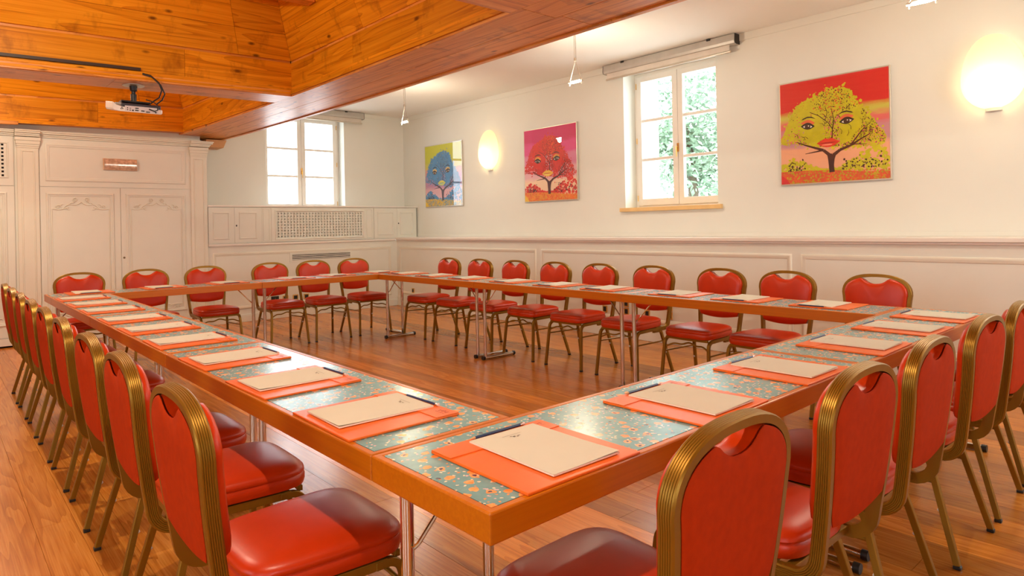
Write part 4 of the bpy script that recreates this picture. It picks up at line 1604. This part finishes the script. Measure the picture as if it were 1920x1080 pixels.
blot0, pad0, pen0 = make_blotter(), make_pad(), make_pencil()
cN = [.283, .903, 1.510, 2.155, 2.745, 3.268]
cL = [.735, 1.303, 1.895, 2.525, 3.10, 3.67, 4.34, 4.905, 5.50]
cW = [.80, 1.345, 1.87, 2.555, 3.12, 3.725, 4.40, 5.0, 5.58]
cF = [.32, .93, 1.53, 2.25, 2.745, 3.33]
INS = .176
rnd = random.Random(21)
places = []
for i, x in enumerate(cN):
    places.append((x, INS, 0, 'near table row, %s from the near corner' % ORD[i]))
for i, y in enumerate(cL):
    places.append((INS + .005, y, -PI / 2, 'left table row, %s from the near corner' % ORD[i]))
for i, y in enumerate(cW):
    places.append((2 * TL - INS - .02, y, PI / 2, 'picture wall row, %s from the right' % ORD[i]))
for i, x in enumerate(cF):
    places.append((x, 2 * TD + ylen - INS - .01, PI, 'far table row, %s from the left' % ORD[i]))
for i, (x, y, rz, lb) in enumerate(places):
    rz += rnd.uniform(-.025, .025)
    c, s = math.cos(rz), math.sin(rz)

    def loc(a, b):
        return (x + a * c - b * s, y + a * s + b * c)
    pa, pb = .02 + rnd.uniform(-.008, .008), -.003 + rnd.uniform(-.006, .006)
    if rz < -1:
        pa = -.022 + rnd.uniform(-.008, .008)
    pl, ql = loc(pa, pb), loc(.02 + rnd.uniform(-.02, .02) + (-.04 if -2 < rz < -1 else 0), .161)
    rp, rq = rz + rnd.uniform(-.02, .02), rz + rnd.uniform(-.03, .03)
    items = ((blot0, (x, y, TH), rz, 'orange leather desk blotter on the ' + lb),
             (pad0, (pl[0], pl[1], TH + .0085), rp, 'cream note pad on the blotter of the ' + lb),
             (pen0, (ql[0], ql[1], TH + .0085), rq, 'navy pencil on the blotter of the ' + lb))
    for o, lc, rr, lbl in items:
        if i == 0:
            o.location, o.rotation_euler = lc, (0, 0, rr)
            o['label'] = lbl
        else:
            dup(o, lc, rr, lbl)

# ------------------------------------------------------------------ outside the right window
random.seed(9)
def outdoor_tree(x, y, h, r, label):
    root = thing('garden_tree', label, 'tree', (x, y, -1.0), group='garden trees')
    og = root.location
    MB().tube([(x, y, -1), (x + .05, y, h * .4), (x - .05, y + .1, h * .7)], [.16, .12, .05], 8).build('trunk', BARK, root, og, smooth=50)
    mb = MB()
    cl = [(random.gauss(0, r * .42), random.gauss(0, r * .42), h * .62 + random.gauss(0, h * .17)) for _ in range(100)]
    for cx, cy, cz in cl:
        for _ in range(55):
            p = Vector((x + cx + random.gauss(0, .26), y + cy + random.gauss(0, .26), cz + random.gauss(0, .24)))
            a = Vector((random.gauss(0, 1), random.gauss(0, 1), random.gauss(0, .6))).normalized()
            b = a.cross(Vector((random.gauss(0, 1), random.gauss(0, 1), random.gauss(0, 1)))).normalized()
            l = random.uniform(.07, .13)
            mb.add([p - a * l, p + b * l * .4, p + a * l, p - b * l * .4], [(0, 1, 2, 3)])
    mb.build('foliage', LEAF, root, og, fixn=False)


outdoor_tree(12.6, 7.7, 5.2, 1.9, 'leafy green tree outside the right wall window, nearest')
outdoor_tree(17.5, 14.2, 4.8, 1.7, 'leafy green tree outside the right wall window, behind')
mb = MB().box(XW + TOUT + .02, 30, -10, 30, -1.05, -1.0)
mb.box(-15, XW + TOUT + .02, YW + TOUT + .02, 30, -1.05, -1.0)
struct(mb.build('ground', EXTW), 'pale ground outside the windows', 'ground')
